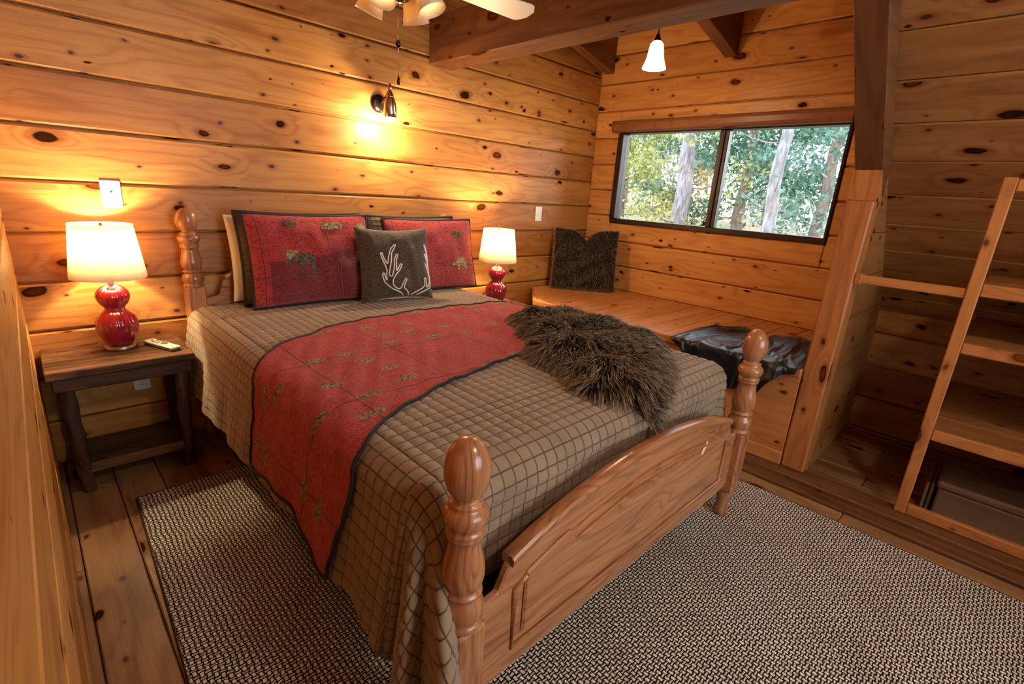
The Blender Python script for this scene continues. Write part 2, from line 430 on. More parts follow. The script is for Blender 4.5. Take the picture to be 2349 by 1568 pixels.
# ------------------------------------------------------------------ bed frame
def turned(zb, zt, sc=1.0):
    """Turned post profile between the square block (zb) and the finial tip (zt), as in the foot posts (length .48)."""
    h = zt-zb
    pr = [(0, 1.0), (.014, .995), (.027, .975), (.038, .94), (.045, .895), (.048, .845), (.046, .80), (.040, .755), (.030, .722), (.026, .712),
          (.026, .700), (.034, .694), (.036, .682), (.034, .672), (.040, .662), (.047, .640), (.048, .615), (.043, .585), (.037, .565), (.036, .556), (.040, .549), (.041, .538), (.037, .528), (.039, .520), (.039, .508), (.034, .500),
          (.034, .475), (.036, .440), (.041, .395), (.045, .345), (.046, .305), (.044, .270), (.038, .238), (.034, .222), (.042, .214), (.043, .200), (.036, .190),
          (.037, .175), (.045, .150), (.048, .115), (.046, .080), (.040, .052), (.042, .044), (.046, .034), (.046, .020), (.042, .008), (.040, 0.0)]
    return [(r*sc, zb+t*h) for r, t in reversed(pr)]
bed = thing('wooden_bed', 'oak four-post bed with turned finials and arched footboard, in the middle of the room', 'bed', (1.40, 1.84, 0))
bx, by = 1.40, 1.84
def post(px, py, zb, zt, name='bed_post'):
    b = MB(); p = (px-bx, py-by)
    b.lathe(turned(zb-.006, zt, 1.08), (p[0], p[1], 0), 32)
    b.box((p[0]-.044, p[1]-.044, .15), (p[0]+.044, p[1]+.044, zb), 2, .007)
    b.lathe([(.022, 0.012), (.031, .02), (.034, .035), (.028, .055), (.026, .075), (.030, .10), (.038, .125), (.040, .152)], (p[0], p[1], 0), 24)
    return b.build(name, OAK, bed)
for px in (.600, 2.205):
    post(px, .704, .452, .931)
    post(px, 2.965, .855, 1.250)
# footboard: arched board with raised panel
def arch(x, xa, xb, z0, z1):
    t = (x-xa)/(xb-xa); return z0+(z1-z0)*math.sin(PI*t)**.62
def board(ya, yb, zlow, zedge, ztop, front, name):
    xa, xb = .644-bx, 2.161-bx; N = 48
    top = []
    for i in range(N+1):
        x = xa+(xb-xa)*i/N; t = i/N
        e = min(t, 1-t)
        z = arch(x, xa, xb, zedge, ztop)
        if e < .055: z = zedge-.015+e/.055*.03*.4
        top.append((x, z))
    b = MB(); poly = [(xa, zlow), (xb, zlow)]+top[::-1]
    b.prism(poly, 1, ya-by, yb-by, grain=0, bev=.005)
    o = b.build(name, OAK, bed)
    # cap rail following the arch
    b = MB(); n = 40; P_ = []
    x0, x1 = xa+.10, xb-.10
    ring = [(-.5, -.5), (.5, -.5), (.62, -.1), (.62, .3), (.4, .5), (-.4, .5), (-.62, .3), (-.62, -.1)]
    pts = np.zeros((n+1, len(ring)+1, 3)); uv = np.zeros((n+1, len(ring)+1, 2))
    for i in range(n+1):
        x = x0+(x1-x0)*i/n; z = arch(x, xa, xb, zedge, ztop)
        for k in range(len(ring)+1):
            q = ring[k % len(ring)]
            pts[i, k] = (x, (ya+yb)/2-by+q[0]*(yb-ya)*1.5, z+.008+q[1]*.028); uv[i, k] = (x, k*.01)
    b.grid(pts, uv, pr=.3, flip=True)
    b.raw([tuple(p) for p in pts[0, :-1]], [tuple(range(len(ring)))], pr=.3); b.raw([tuple(p) for p in pts[-1, :-1]], [tuple(range(len(ring)-1, -1, -1))], pr=.3)
    b.build('cap_rail', OAK, o)
    if front:
        # raised centre panel with its moulding
        px0, px1, pz0 = xa+.12, xb-.12, zlow+.075
        top = [(px0+(px1-px0)*i/36, arch(px0+(px1-px0)*i/36, xa, xb, zedge, ztop)-.088) for i in range(37)]
        outline = [(px0, pz0), (px1, pz0)]+top[::-1]
        b = MB(); y = ya-by
        b.tube([(p[0], y-.002, p[1]) for p in outline], .009, 6, closed=True, pr=.8); b.build('panel_moulding', OAK, o)
        cx_ = sum(p[0] for p in outline)/len(outline); cz_ = sum(p[1] for p in outline)/len(outline)
        ins = [(p[0]+(.035 if p[0] < cx_ else -.035)*min(1, abs(p[0]-cx_)/.3), p[1]+(.028 if p[1] < cz_ else -.028)) for p in outline]
        b = MB(); b.prism(ins, 1, y-.010, y+.004, grain=0, bev=.006, pr=.15); b.build('raised_panel', OAK, o)
    return o
board(.692, .716, .185, .475, .640, True, 'footboard')
board(2.952, 2.976, .35, .80, 1.02, False, 'headboard')
for px in (.600, 2.205):
    m = MB(); m.box((px-.012-bx, .75-by, .22), (px+.012-bx, 2.92-by, .36), 1, .004); m.build('side_rail', OAK, bed)
DARKCLOTH = plain('dark_box_spring_cloth', (.022, .014, .010), .9)
TICK = plain('mattress_ticking', (.55, .50, .42), .9)
m = MB(); m.box((.66-bx, .83-by, .11), (2.14-bx, 2.90-by, .40), None, .03, seg=3, smooth=True); m.build('box_spring', DARKCLOTH, bed)
m = MB(); m.box((.60-bx, .83-by, .405), (2.20-bx, 2.91-by, .69), None, .06, seg=4, smooth=True); m.build('mattress', TICK, bed)

# ------------------------------------------------------------------ quilt
def quilt_mat(name, base, line, p=.042, diamond=False, extra=None):
    t = NT(name); uv, u, v = t.uv()
    a = t.math('ABSOLUTE', t.math('SINE', t.math('MULTIPLY', u, PI/p)))
    b = t.math('ABSOLUTE', t.math('SINE', t.math('MULTIPLY', v, PI/p)))
    mn = t.math('MINIMUM', a, b)
    puff = t.math('POWER', t.math('MULTIPLY', a, b), .4)
    n = t.noise(t.vec(t.math('MULTIPLY', u, 260.), t.math('MULTIPLY', v, 260.)), 1, 2)
    n2 = t.noise(t.vec(u, v), 9, 4)
    col = t.mix(t.rng(mn, .02, .30, 1, 0, True), t.mix(t.rng(n2, .35, .7), base, tuple(c*.78 for c in base)), line)
    h = t.math('ADD', t.math('MULTIPLY', puff, .9), t.math('MULTIPLY', n, .10))
    return t.bsdf(col, .85, 0, .25, bump=h, bstr=.75, bdist=.007, Sheen_Weight=.25, Sheen_Roughness=.5)
QUILT = quilt_mat('olive_brown_quilting', (.300, .208, .126), (.085, .054, .028))
QX0, QX1, QYF, QYH, QZT, QR = .545, 2.235, .785, 2.93, .742, .085
def crown(x, y):
    """Height of the quilt's flat part: slightly domed, with a soft hollow towards the pillows."""
    a = 1-((x-1.39)/.86)**4; b = 1-((y-1.86)/1.10)**6
    return .016*max(0, a)*max(0, b)
def quilt_profile(B, nrm, d, th, kind):
    pass
ST = .0085
def quilt_mesh():
    mb = MB()
    xi0, xi1, yi0 = QX0+QR, QX1-QR, QYF+QR
    nx, ny = int((xi1-xi0)/ST), int((QYH-yi0)/ST)
    xs, ys = np.linspace(xi0, xi1, nx), np.linspace(yi0, QYH, ny)
    Pt = np.zeros((ny, nx, 3)); Ut = np.zeros((ny, nx, 2))
    for j, y in enumerate(ys):
        for i, x in enumerate(xs):
            Pt[j, i] = (x, y, QZT+crown(x, y)); Ut[j, i] = (x, y)
    # path along the edge of the flat part: left side from head to foot, corner, foot, corner, right side
    path = []
    s = 0.0; y = QYH
    while y > yi0: path.append((xi0, y, 180., s, 'L')); y -= ST; s += ST
    for k in range(0, 91): path.append((xi0, yi0, 180+k, s, 'C')); s += QR*PI/180*1.0+.0022
    x = xi0
    while x < xi1: path.append((x, yi0, 270., s, 'F')); x += ST; s += ST
    for k in range(0, 91): path.append((xi1, yi0, 270+k, s, 'D')); s += QR*PI/180
    y = yi0
    while y < QYH: path.append((xi1, y, 360., s, 'R')); y += ST; s += ST
    rows = 13; down = 82
    m = len(path); Pp = np.zeros((m, rows+down, 3)); Up = np.zeros((m, rows+down, 2))
    for i, (x, y, a, s, kd) in enumerate(path):
        nx_, ny_ = math.cos(math.radians(a)), math.sin(math.radians(a))
        c0 = crown(x, y)
        th = a-180 if kd == 'C' else (0 if kd == 'L' else 90)
        if kd == 'L':
            hem = .345+.012*math.sin(y*5.0)-.05*max(0, 1-(y-yi0)/.16)**2
        elif kd == 'C':
            tt = th/90.; hem = .295-.24*min(1, tt*1.25)**1.2 if tt < .8 else .055+.33*((tt-.8)/.2)
        elif kd == 'F': hem = .385+.035*math.sin(x*2.)
        elif kd == 'D': hem = .42-.1*math.sin(PI*(a-270)/90)
        else: hem = .36
        D = QZT+c0-QR-hem
        for k in range(rows+down):
            if k < rows:
                t = (k/(rows-1))*PI/2
                r = QR*math.sin(t); z = QZT+c0-QR*(1-math.cos(t)); d = 0
                w_ = QR*t
            else:
                d = D*(k-rows+1)/down; r = QR; z = QZT+c0-QR-d; w_ = QR*PI/2+d
            fl = 0.0
            if d > 0:
                if kd == 'L':
                    fl = .06*d/.36+.010*math.sin(s*15+.6)*(d/.36)**1.2+.006*math.sin(s*33)*(d/.36)
                    q = max(0, 1-(y-yi0)/.35); fl += .02*q*d/.36
                elif kd == 'C':
                    g = d/.6
                    lob = .20*math.exp(-((th-34)/13.)**2)+.43*math.exp(-((th-63)/11.)**2)+.085*math.exp(-(th/14.)**2)
                    fl = g**.85*lob*1.0
                    fl += .012*math.sin(th*.35)*g
                elif kd == 'F':
                    fl = -.012*min(1, d/.15)+.004*math.sin(x*14)
                elif kd == 'R': fl = .03*d/.36+.008*math.sin(s*14)*d/.36
                else: fl = .06*math.sin(PI*(a-270)/90)*d/.4
            Pp[i, k] = (x+nx_*(r+fl), y+ny_*(r+fl), z)
            Up[i, k] = (s, w_)
            # same stitching rows as on the top where the cloth turns over the edge
            if kd in 'L': Up[i, k] = (xi0-w_, y)
            elif kd == 'R': Up[i, k] = (xi1+w_, y)
            elif kd == 'F': Up[i, k] = (x, yi0-w_)
            elif kd == 'C': Up[i, k] = (xi0-w_*abs(nx_)*1.2, yi0-w_*abs(ny_)*1.2)
            else: Up[i, k] = (xi1+w_*abs(nx_), yi0-w_*abs(ny_))
    # raised puffs between the stitching
    def puffed(Pg, Ug, amp, flip):
        du = np.gradient(Pg, axis=0); dv = np.gradient(Pg, axis=1)
        nn = np.cross(du, dv); nn /= np.maximum(np.linalg.norm(nn, axis=2, keepdims=True), 1e-9)
        if flip: nn = -nn
        pz = np.abs(np.sin(Ug[..., 0]*PI/.042)*np.sin(Ug[..., 1]*PI/.042))**.45
        return Pg+nn*(pz*amp)[..., None]
    Pt2 = puffed(Pt, Ut, .0075, True); Pp2 = puffed(Pp, Up, .0075, True)
    if (Pt2-Pt)[..., 2].mean() < 0: Pt2 = 2*Pt-Pt2
    mid = (Pp2-Pp)[len(path)//10, rows+20]
    if mid[0] > 0: Pp2 = 2*Pp-Pp2
    mb.grid(Pt2, Ut); mb.grid(Pp2, Up, flip=True)
    return mb
q = tag(quilt_mesh().build('quilt', QUILT), 'olive brown quilted coverlet spread over the bed and hanging down its side', 'quilt')

def qz(x, y):
    """Top of the quilt (outside of the rounded edge) at x, y."""
    r = QR; z = QZT+crown(min(max(x, QX0+r), QX1-r), max(y, QYF+r))
    e = 0
    dx = max(0, QX0+r-x, x-(QX1-r)); dy = max(0, QYF+r-y)
    e = min(math.hypot(dx, dy), r*.9999)
    return z-r+math.sqrt(r*r-e*e)

# ------------------------------------------------------------------ red throw across the bed
def red_mat(name, motif=True, dens=.28, red1=(.60, .052, .056), red2=(.33, .018, .022), msc=(5.2, 7.4)):
    t = NT(name); uv, u, v = t.uv()
    cr = t.noise(t.vec(t.math('MULTIPLY', u, 42.), t.math('MULTIPLY', v, 85.)), 1, 3, .6, 1.6)
    fine = t.noise(t.vec(u, v), 380, 2)
    big = t.noise(t.vec(u, v), 5, 3)
    col = t.mix(t.rng(cr, .40, .54), red2, red1)
    col = t.mix(t.math('MULTIPLY', t.rng(big, .4, .75), .35), col, red2)
    # thin seam lines
    fu = t.math('ABSOLUTE', t.math('SUBTRACT', t.math('FRACT', t.math('MULTIPLY_ADD', u, 1/.36, .35)), .5))
    fv = t.math('ABSOLUTE', t.math('SUBTRACT', t.math('FRACT', t.math('MULTIPLY_ADD', v, 1/.40, .12)), .5))
    ln = t.math('MAXIMUM', t.rng(fu, .003, .009, 1, 0), t.rng(fv, .003, .009, 1, 0))
    col = t.mix(t.math('MULTIPLY', ln, .55), col, (.06, .010, .008))
    if motif:
        vo = t.n('ShaderNodeTexVoronoi', voronoi_dimensions='2D'); vo.inputs['Scale'].default_value = 1; vo.inputs['Randomness'].default_value = .55
        t.set(vo.inputs['Vector'], t.vec(t.math('MULTIPLY', u, msc[0]), t.math('MULTIPLY', v, msc[1])))
        sp = t.n('ShaderNodeSeparateColor'); t.t.links.new(vo.outputs['Color'], sp.inputs[0])
        px = t.n('ShaderNodeSeparateXYZ'); t.t.links.new(vo.outputs['Position'], px.inputs[0])
        dx = t.math('SUBTRACT', t.math('MULTIPLY', u, msc[0]), px.outputs[0]); dy = t.math('SUBTRACT', t.math('MULTIPLY', v, msc[1]), px.outputs[1])
        el = t.math('ADD', t.math('MULTIPLY', t.math('MULTIPLY', dx, dx), 12.), t.math('MULTIPLY', t.math('MULTIPLY', dy, dy), 34.))
        rag = t.noise(t.vec(u, v), 62, 3)
        el = t.math('ADD', el, t.math('MULTIPLY_ADD', rag, 2.2, -1.1))
        mk = t.math('MULTIPLY', t.rng(el, .55, .85, 1, 0), t.math('GREATER_THAN', sp.outputs[0], dens))
        mot = t.noise(t.vec(u, v), 85, 2)
        mc = t.mix(t.rng(mot, .40, .56), (.035, .028, .015), (.44, .285, .10))
        col = t.mix(mk, col, mc)
    h = t.math('ADD', cr, t.math('MULTIPLY', fine, .25)); h = t.math('SUBTRACT', h, t.math('MULTIPLY', ln, .8))
    return t.bsdf(col, .82, 0, .25, bump=h, bstr=1.0, bdist=.014, Sheen_Weight=.2)
THROW = red_mat('red_moose_quilting')
BLACKTRIM = plain('black_binding', (.010, .008, .008), .75)
def throw_pt(a, y, off=.012):
    """a: distance along the cloth from the left top edge (negative hangs down)."""
    r = QR; x = QX0+r+a
    if a < 0:
        t = -a/(r+off)
        if t < PI/2: return (QX0+r-(r+off)*math.sin(t), y, QZT+crown(QX0+r, y)-r+(r+off)*math.cos(t))
        d = -a-(r+off)*PI/2
        q_ = max(0, 1-(y-(QYF+r))/.35)
        s_ = QYH-y; fl = .06*d/.36+.010*math.sin(s_*15+.6)*(d/.36)**1.2+.006*math.sin(s_*33)*(d/.36)+.02*q_*d/.36
        return (QX0-off-.010*min(1, d/.05)-fl, y, QZT+crown(QX0+r, y)-r-d)
    xe = QX1-r
    if x <= xe: return (x, y, QZT+crown(x, y)+off)
    t = (x-xe)/(r+off)
    if t < PI/2: return (xe+(r+off)*math.sin(t), y, QZT-r+(r+off)*math.cos(t))
    d = x-xe-(r+off)*PI/2
    return (QX1+off+.03*d/.36+.004, y, QZT-r-d)
AL, AR = -.425, 1.52+.25
def near_y(a): return float(np.interp(a, [-.46, -.20, -.06, .05, .32, .85, 1.8], [1.135, 1.09, 1.105, 1.185, 1.29, 1.395, 1.47]))
def far_y(a): return float(np.interp(a, [-.46, -.20, -.05, .06, .40, .9, 1.8], [1.83, 1.85, 1.93, 2.04, 2.20, 2.25, 2.20]))
def alen(y): return AL+.02*math.sin(y*9)-.022*max(0, 1-(y-1.13)/.22)
th = thing('bed_throw', 'red throw with tan moose and bear motifs and black binding, across the bed', 'throw blanket', (0, 0, 0))
mb = MB(); na, nv = 200, 90
Pg = np.zeros((na, nv, 3)); Ug = np.zeros((na, nv, 2))
for i in range(na):
    for j in range(nv):
        f = j/(nv-1); s = i/(na-1)
        y0 = near_y(AL+s*(AR-AL)); y1 = far_y(AL+s*(AR-AL)); y = y0+(y1-y0)*f
        a = alen(y)+s*(AR-alen(y))
        y0 = near_y(a); y1 = far_y(a); y = y0+(y1-y0)*f
        Pg[i, j] = throw_pt(a, y, .0125+.003*math.sin(a*23+y*9)+.002*math.sin(a*61-y*37)); Ug[i, j] = (a, y)
mb.grid(Pg, Ug, flip=False); mb.build('throw_cloth', THROW, th)
edge = [tuple(p) for p in Pg[:, 0]]+[tuple(p) for p in Pg[-1, 1:]]+[tuple(p) for p in Pg[::-1, -1][1:]]+[tuple(p) for p in Pg[0, ::-1][1:-1]]
mb = MB(); mb.tube(edge, .0062, 6, closed=True); mb.build('binding', BLACKTRIM, th)

# ------------------------------------------------------------------ pillows
def pillow_fn(w, h, t, sag=0.0, notch=0.0, pinch=.045):
    """(s, q, side) -> local point. Local x across, z up, y towards the back; s, q in 0..1; side -1 front, 1 back."""
    def f(s, q, side, off=0.0):
        X, Z = 2*s-1, 2*q-1
        ix = 1-pinch*(1-Z*Z)**1.0*1.0; iz = 1-pinch*1.2*(1-X*X)
        x = X*w/2*ix; z = Z*h/2*iz
        e = max(0, (1-abs(X)**2.6))*max(0, (1-abs(Z)**2.6))
        th_ = t/2*e**.47
        th_ *= 1-.12*sag*math.cos(X*2.3)*Z
        if notch:
            nz = notch*math.exp(-(X/.22)**2)*max(0, q)**3
            z -= nz*h; th_ *= 1-.45*math.exp(-(X/.16)**2)*max(0, q)**1.2
        th_ += .0055*math.sin(X*7+Z*4+w*9)*e+.004*math.sin(Z*11-X*5)*e+.003*math.sin(X*19+Z*3)*e
        return (x, side*(th_+off), z)
    return f
def pillow_mesh(fn, w, h, n=44):
    mb = MB()
    for side in (-1, 1):
        Pp = np.zeros((n, n, 3)); Uu = np.zeros((n, n, 2))
        for i in range(n):
            for j in range(n):
                s = .5-.5*math.cos(PI*i/(n-1)); q_ = .5-.5*math.cos(PI*j/(n-1))
                Pp[i, j] = fn(s, q_, side); Uu[i, j] = (s*w, q_*h)
        mb.grid(Pp, Uu, flip=(side > 0))
    return mb
def rim(fn, n=24, off=0.0):
    o = []
    for k in range(n): o.append(fn(k/n, 0, -1))
    for k in range(n): o.append(fn(1, k/n, -1))
    for k in range(n): o.append(fn(1-k/n, 1, -1))
    for k in range(n): o.append(fn(0, 1-k/n, -1))
    return o
def place(o, base, tilt, rz=0, roll=0):
    """Stand a pillow: base = point under its lower edge, tilt back in degrees."""
    o.location = base; o.rotation_euler = (math.radians(-tilt), math.radians(roll), math.radians(rz))
def decal(fn, poly, mat, name, parent, off=.002, res=46, pr=0.5):
    """Cloth figure sewn flat onto a pillow front. poly in (s, q)."""
    xs = [p[0] for p in poly]; zs = [p[1] for p in poly]; mb = MB()
    def inside(x, y):
        c = False; j = len(poly)-1
        for i in range(len(poly)):
            xi, yi = poly[i]; xj, yj = poly[j]
            if (yi > y) != (yj > y) and x < (xj-xi)*(y-yi)/(yj-yi)+xi: c = not c
            j = i
        return c
    dx = (max(xs)-min(xs))/res; dz = (max(zs)-min(zs))/res
    vs, fs, uvs, idx = [], [], [], {}
    def vid(i, j):
        if (i, j) not in idx:
            s_, q_ = min(xs)+i*dx, min(zs)+j*dz
            idx[(i, j)] = len(vs); vs.append(fn(min(max(s_, .001), .999), min(max(q_, .001), .999), -1, off)); uvs.append((s_*.6, q_*.5))
        return idx[(i, j)]
    for i in range(res):
        for j in range(res):
            if inside(min(xs)+(i+.5)*dx, min(zs)+(j+.5)*dz): fs.append((vid(i, j), vid(i+1, j), vid(i+1, j+1), vid(i, j+1)))
    mb.raw(vs, fs, uvs, pr, True); return mb.build(name, mat, parent)
CREAM = plain('cream_pillow_cotton', (.78, .66, .44), .9)
OLIVEQ = quilt_mat('olive_sham_quilting', (.16, .105, .050), (.05, .032, .015), p=.03)
REDSHAM = red_mat('red_sham_quilting', False, red1=(.62, .045, .030), red2=(.26, .014, .016))
HILL = red_mat('dark_red_print', False, red1=(.30, .020, .020), red2=(.15, .010, .012))
def printed(name, a, b):
    t = NT(name); uv, u, v = t.uv(); n = t.noise(t.vec(u, v), 75, 3); return t.bsdf(t.mix(t.rng(n, .42, .6), a, b), .85, bump=n, bstr=.5, bdist=.006)
TANP = printed('tan_print', (.44, .31, .14), (.10, .065, .030)); DARKP = printed('dark_print', (.030, .024, .016), (.16, .10, .05))
def pillow(name, label, w, h, t, base, tilt, mat, trim=None, rz=0, cat='pillow', group=None, roll=0, **kw):
    r = thing(name, label, cat, group=group); fn0 = pillow_fn(w, h, t, **kw)
    fn = lambda s, q_, side, off=0.0: (lambda p: (p[0], p[1], p[2]+h/2))(fn0(s, q_, side, off))
    pillow_mesh(fn, w, h).build('cover', mat, r)
    if trim:
        mb = MB(); mb.tube(rim(fn), .0095, 8, closed=True); mb.build('piping', trim, r)
    place(r, base, tilt, rz, roll); return r, fn
ZB = QZT+.022
pillow('bed_pillow', 'cream cotton pillow at the far left against the headboard, behind the olive sham', .66, .455, .12, (1.09, 2.885, ZB+.005), 7, CREAM, rz=0, group='pillows on the bed')
pillow('pillow_sham', 'olive quilted pillow sham with dark piping, left, just behind the larger red sham', .70, .485, .11, (1.135, 2.785, ZB), 8, OLIVEQ, BLACKTRIM, group='pillows on the bed')
pillow('pillow_sham', 'olive quilted pillow sham whose top shows above the right-hand red sham', .66, .475, .10, (1.86, 2.805, ZB), 7, OLIVEQ, BLACKTRIM, group='pillows on the bed')
sh, fn = pillow('pillow_sham', 'red quilted sham with printed moose and dark hill, left side of the bed', .68, .490, .13, (1.140, 2.675, ZB), 14, REDSHAM, BLACKTRIM, rz=-2, group='pillows on the bed')
decal(fn, [(.12, .03), (.97, .03), (.97, .60), (.80, .60), (.70, .58), (.62, .55), (.52, .51), (.40, .50), (.30, .49), (.12, .47)], HILL, 'hill_print', sh, .0020)
moose = [(.22, .44), (.25, .50), (.27, .56), (.24, .585), (.26, .59), (.29, .56), (.33, .575), (.37, .56), (.44, .555), (.47, .53), (.48, .46), (.485, .36), (.46, .28), (.445, .28), (.455, .37), (.43, .43), (.38, .43), (.375, .28), (.355, .28), (.35, .42), (.32, .47), (.28, .46), (.25, .43)]
decal(fn, moose, DARKP, 'moose_print', sh, .0038)
decal(fn, [(.235, .50), (.26, .585), (.22, .62), (.255, .60), (.30, .60), (.36, .585), (.33, .56), (.30, .52), (.27, .49)], TANP, 'antler_print', sh, .0052, 24)
for a, b in ((.32, .90), (.62, .87), (.70, .88), (.93, .86)):
    decal(fn, [(a-.05, b-.035), (a+.045, b-.04), (a+.05, b+.02), (a, b+.045), (a-.045, b+.03)], TANP if a != .32 else DARKP, 'leaf_print', sh, .0030, 16)
sh, fn = pillow('pillow_sham', 'red quilted sham with printed tan bear, right side of the bed', .70, .470, .13, (1.965, 2.715, ZB), 13, REDSHAM, BLACKTRIM, rz=0, group='pillows on the bed')
bear = [(.655, .315), (.665, .345), (.69, .37), (.70, .40), (.715, .385), (.75, .43), (.80, .435), (.845, .41), (.865, .37), (.868, .32), (.865, .245), (.835, .245), (.832, .30), (.80, .31), (.76, .31), (.755, .245), (.725, .245), (.72, .31), (.69, .315), (.67, .30)]
decal(fn, bear, TANP, 'bear_print', sh, .0035, 34)
decal(fn, [(.70, .77), (.73, .83), (.80, .82), (.83, .76), (.79, .74), (.77, .68), (.75, .74)], DARKP, 'leaf_print', sh, .003, 24)
# antler cushion
CHEN = NT('brown_chenille'); uv_, u_, v_ = CHEN.uv()
n_ = CHEN.noise(CHEN.vec(CHEN.math('MULTIPLY', u_, 40.), CHEN.math('MULTIPLY', v_, 160.)), 1, 3)
CHEN = CHEN.bsdf(CHEN.mix(CHEN.rng(n_, .35, .68), (.026, .016, .008), (.115, .070, .034)), .8, 0, .3, bump=n_, bstr=.6, bdist=.006, Sheen_Weight=.4)
cu, fn = pillow('throw_cushion', 'small dark brown cushion with white embroidered antlers, in front of the shams', .46, .435, .15, (1.560, 2.535, ZB-.002), 13, CHEN, rz=-7, roll=0, pinch=.085, cat='cushion', group='pillows on the bed')
A1 = [(850, 1330), (800, 1280), (640, 1210), (560, 1160), (480, 1090), (440, 1000), (428, 945), (455, 945), (490, 1030), (515, 1060), (500, 990), (490, 900), (450, 810), (400, 710), (368, 620), (395, 612), (430, 700), (475, 785), (490, 780), (500, 680), (540, 540), (600, 465), (622, 470), (600, 530), (555, 620), (535, 800), (535, 950), (560, 1000), (590, 990), (600, 850), (600, 720), (645, 620), (668, 635), (640, 720), (645, 800), (655, 905), (690, 860), (720, 785), (747, 795), (720, 880), (640, 970), (605, 1060), (620, 1130), (680, 1190), (740, 1215), (775, 1180), (800, 1070), (825, 1030), (842, 1050), (820, 1140), (820, 1190), (900, 1260), (930, 1330)]
A2 = [(960, 1310), (1060, 1240), (1150, 1180), (1190, 1130), (1180, 1020), (1195, 1000), (1215, 1060), (1228, 1160), (1272, 1110), (1300, 1050), (1290, 980), (1245, 880), (1190, 790), (1188, 765), (1230, 810), (1268, 860), (1262, 790), (1220, 700), (1175, 620), (1188, 612), (1240, 690), (1252, 700), (1215, 590), (1155, 490), (1148, 462), (1185, 510), (1245, 620), (1290, 790), (1325, 960), (1328, 1070), (1290, 1160), (1200, 1220), (1060, 1305)]
def cush_sq(px, py):
    # quad TL, TR, BR, BL of the cushion face
    TL, TR, BR, BL = (40, 220), (1215, 190), (1390, 1310), (215, 1390)
    s, q_ = .5, .5
    for _ in range(20):
        x = (1-q_)*((1-s)*BL[0]+s*BR[0])+q_*((1-s)*TL[0]+s*TR[0]); y = (1-q_)*((1-s)*BL[1]+s*BR[1])+q_*((1-s)*TL[1]+s*TR[1])
        ds = (px-x)/1170.; dq = -(py-y)/1130.
        s += ds; q_ += dq
    return min(max(s, .03), .97), min(max(q_, .03), .97)
WHITE_THREAD = plain('white_thread', (.86, .80, .70), .7)
for A in (A1, A2):
    pts = []
    for i in range(len(A)-1):
        for k in range(3):
            f = k/3; pts.append(fn(*cush_sq(A[i][0]*(1-f)+A[i+1][0]*f, A[i][1]*(1-f)+A[i+1][1]*f), -1, .0015))
    pts.append(fn(*cush_sq(*A[-1]), -1, .0015))
    mb = MB(); mb.tube(pts, .0036, 6); mb.build('antler_embroidery', WHITE_THREAD, cu)

# ------------------------------------------------------------------ fur
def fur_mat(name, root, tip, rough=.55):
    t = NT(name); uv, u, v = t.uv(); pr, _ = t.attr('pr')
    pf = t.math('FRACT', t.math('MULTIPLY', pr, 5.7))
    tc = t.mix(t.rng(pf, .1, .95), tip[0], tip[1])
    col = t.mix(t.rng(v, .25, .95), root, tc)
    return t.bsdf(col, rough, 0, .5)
def strands(roots, dirs, lens, wid, droop=.4, seg=4, floor=None):
    """Tapering flat hairs; roots, dirs (n,3)."""
    n = len(roots); V = np.zeros((n, (seg+1)*2, 3)); UV = np.zeros((n, (seg+1)*2, 2))
    side = np.cross(dirs, rng.normal(size=(n, 3))); side /= np.linalg.norm(side, axis=1, keepdims=True)+1e-9
    for k in range(seg+1):
        f = k/seg
        c_ = roots+dirs*(lens*f)[:, None]; c_[:, 2] -= droop*lens*f*f
        if floor is not None: c_[:, 2] = np.maximum(c_[:, 2], floor(c_[:, 0], c_[:, 1])+.004)
        wv = (wid*(1-.85*f**1.5))[:, None]*side
        V[:, 2*k] = c_-wv; V[:, 2*k+1] = c_+wv; UV[:, 2*k] = (0, f); UV[:, 2*k+1] = (1, f)
    F = []
    for k in range(seg): F.append((2*k, 2*k+1, 2*k+3, 2*k+2))
    return V, F, UV
def strand_obj(name, mat, parent, V, F, UV):
    n, m = V.shape[:2]
    faces = (np.array(F)[None]+(np.arange(n)*m)[:, None, None]).reshape(-1, 4)
    me = bpy.data.meshes.new(name); me.from_pydata(V.reshape(-1, 3).tolist(), [], faces.tolist())
    uvl = me.uv_layers.new(name='UVMap'); uvl.data.foreach_set('uv', UV.reshape(-1, 2)[faces.ravel()].astype(np.float32).ravel())
    at = me.attributes.new('pr', 'FLOAT', 'FACE'); at.data.foreach_set('value', np.repeat(rng.random(n), len(F)).astype(np.float32))
    me.polygons.foreach_set('use_smooth', [True]*len(faces)); me.materials.append(mat); me.update()
    o = bpy.data.objects.new(name, me); COL.objects.link(o); o.parent = parent; return o
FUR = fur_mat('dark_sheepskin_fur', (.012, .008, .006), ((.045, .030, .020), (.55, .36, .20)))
HIDE = plain('sheepskin_hide', (.020, .014, .010), .9)
SK = [(1.90, 1.83), (2.16, 1.76), (2.20, 1.42), (2.12, 1.12), (1.86, .93), (1.62, .80), (1.53, .765), (1.42, .80), (1.33, .93), (1.42, 1.12), (1.44, 1.30), (1.50, 1.38), (1.62, 1.44), (1.66, 1.58), (1.74, 1.66), (1.80, 1.80)]
def in_poly(poly, x, y):
    c = np.zeros(np.shape(x), bool); j = len(poly)-1
    for i in range(len(poly)):
        xi, yi = poly[i]; xj, yj = poly[j]
        if yi != yj: c ^= ((yi > y) != (yj > y)) & (x < (xj-xi)*(y-yi)/(yj-yi)+xi)
        j = i
    return c
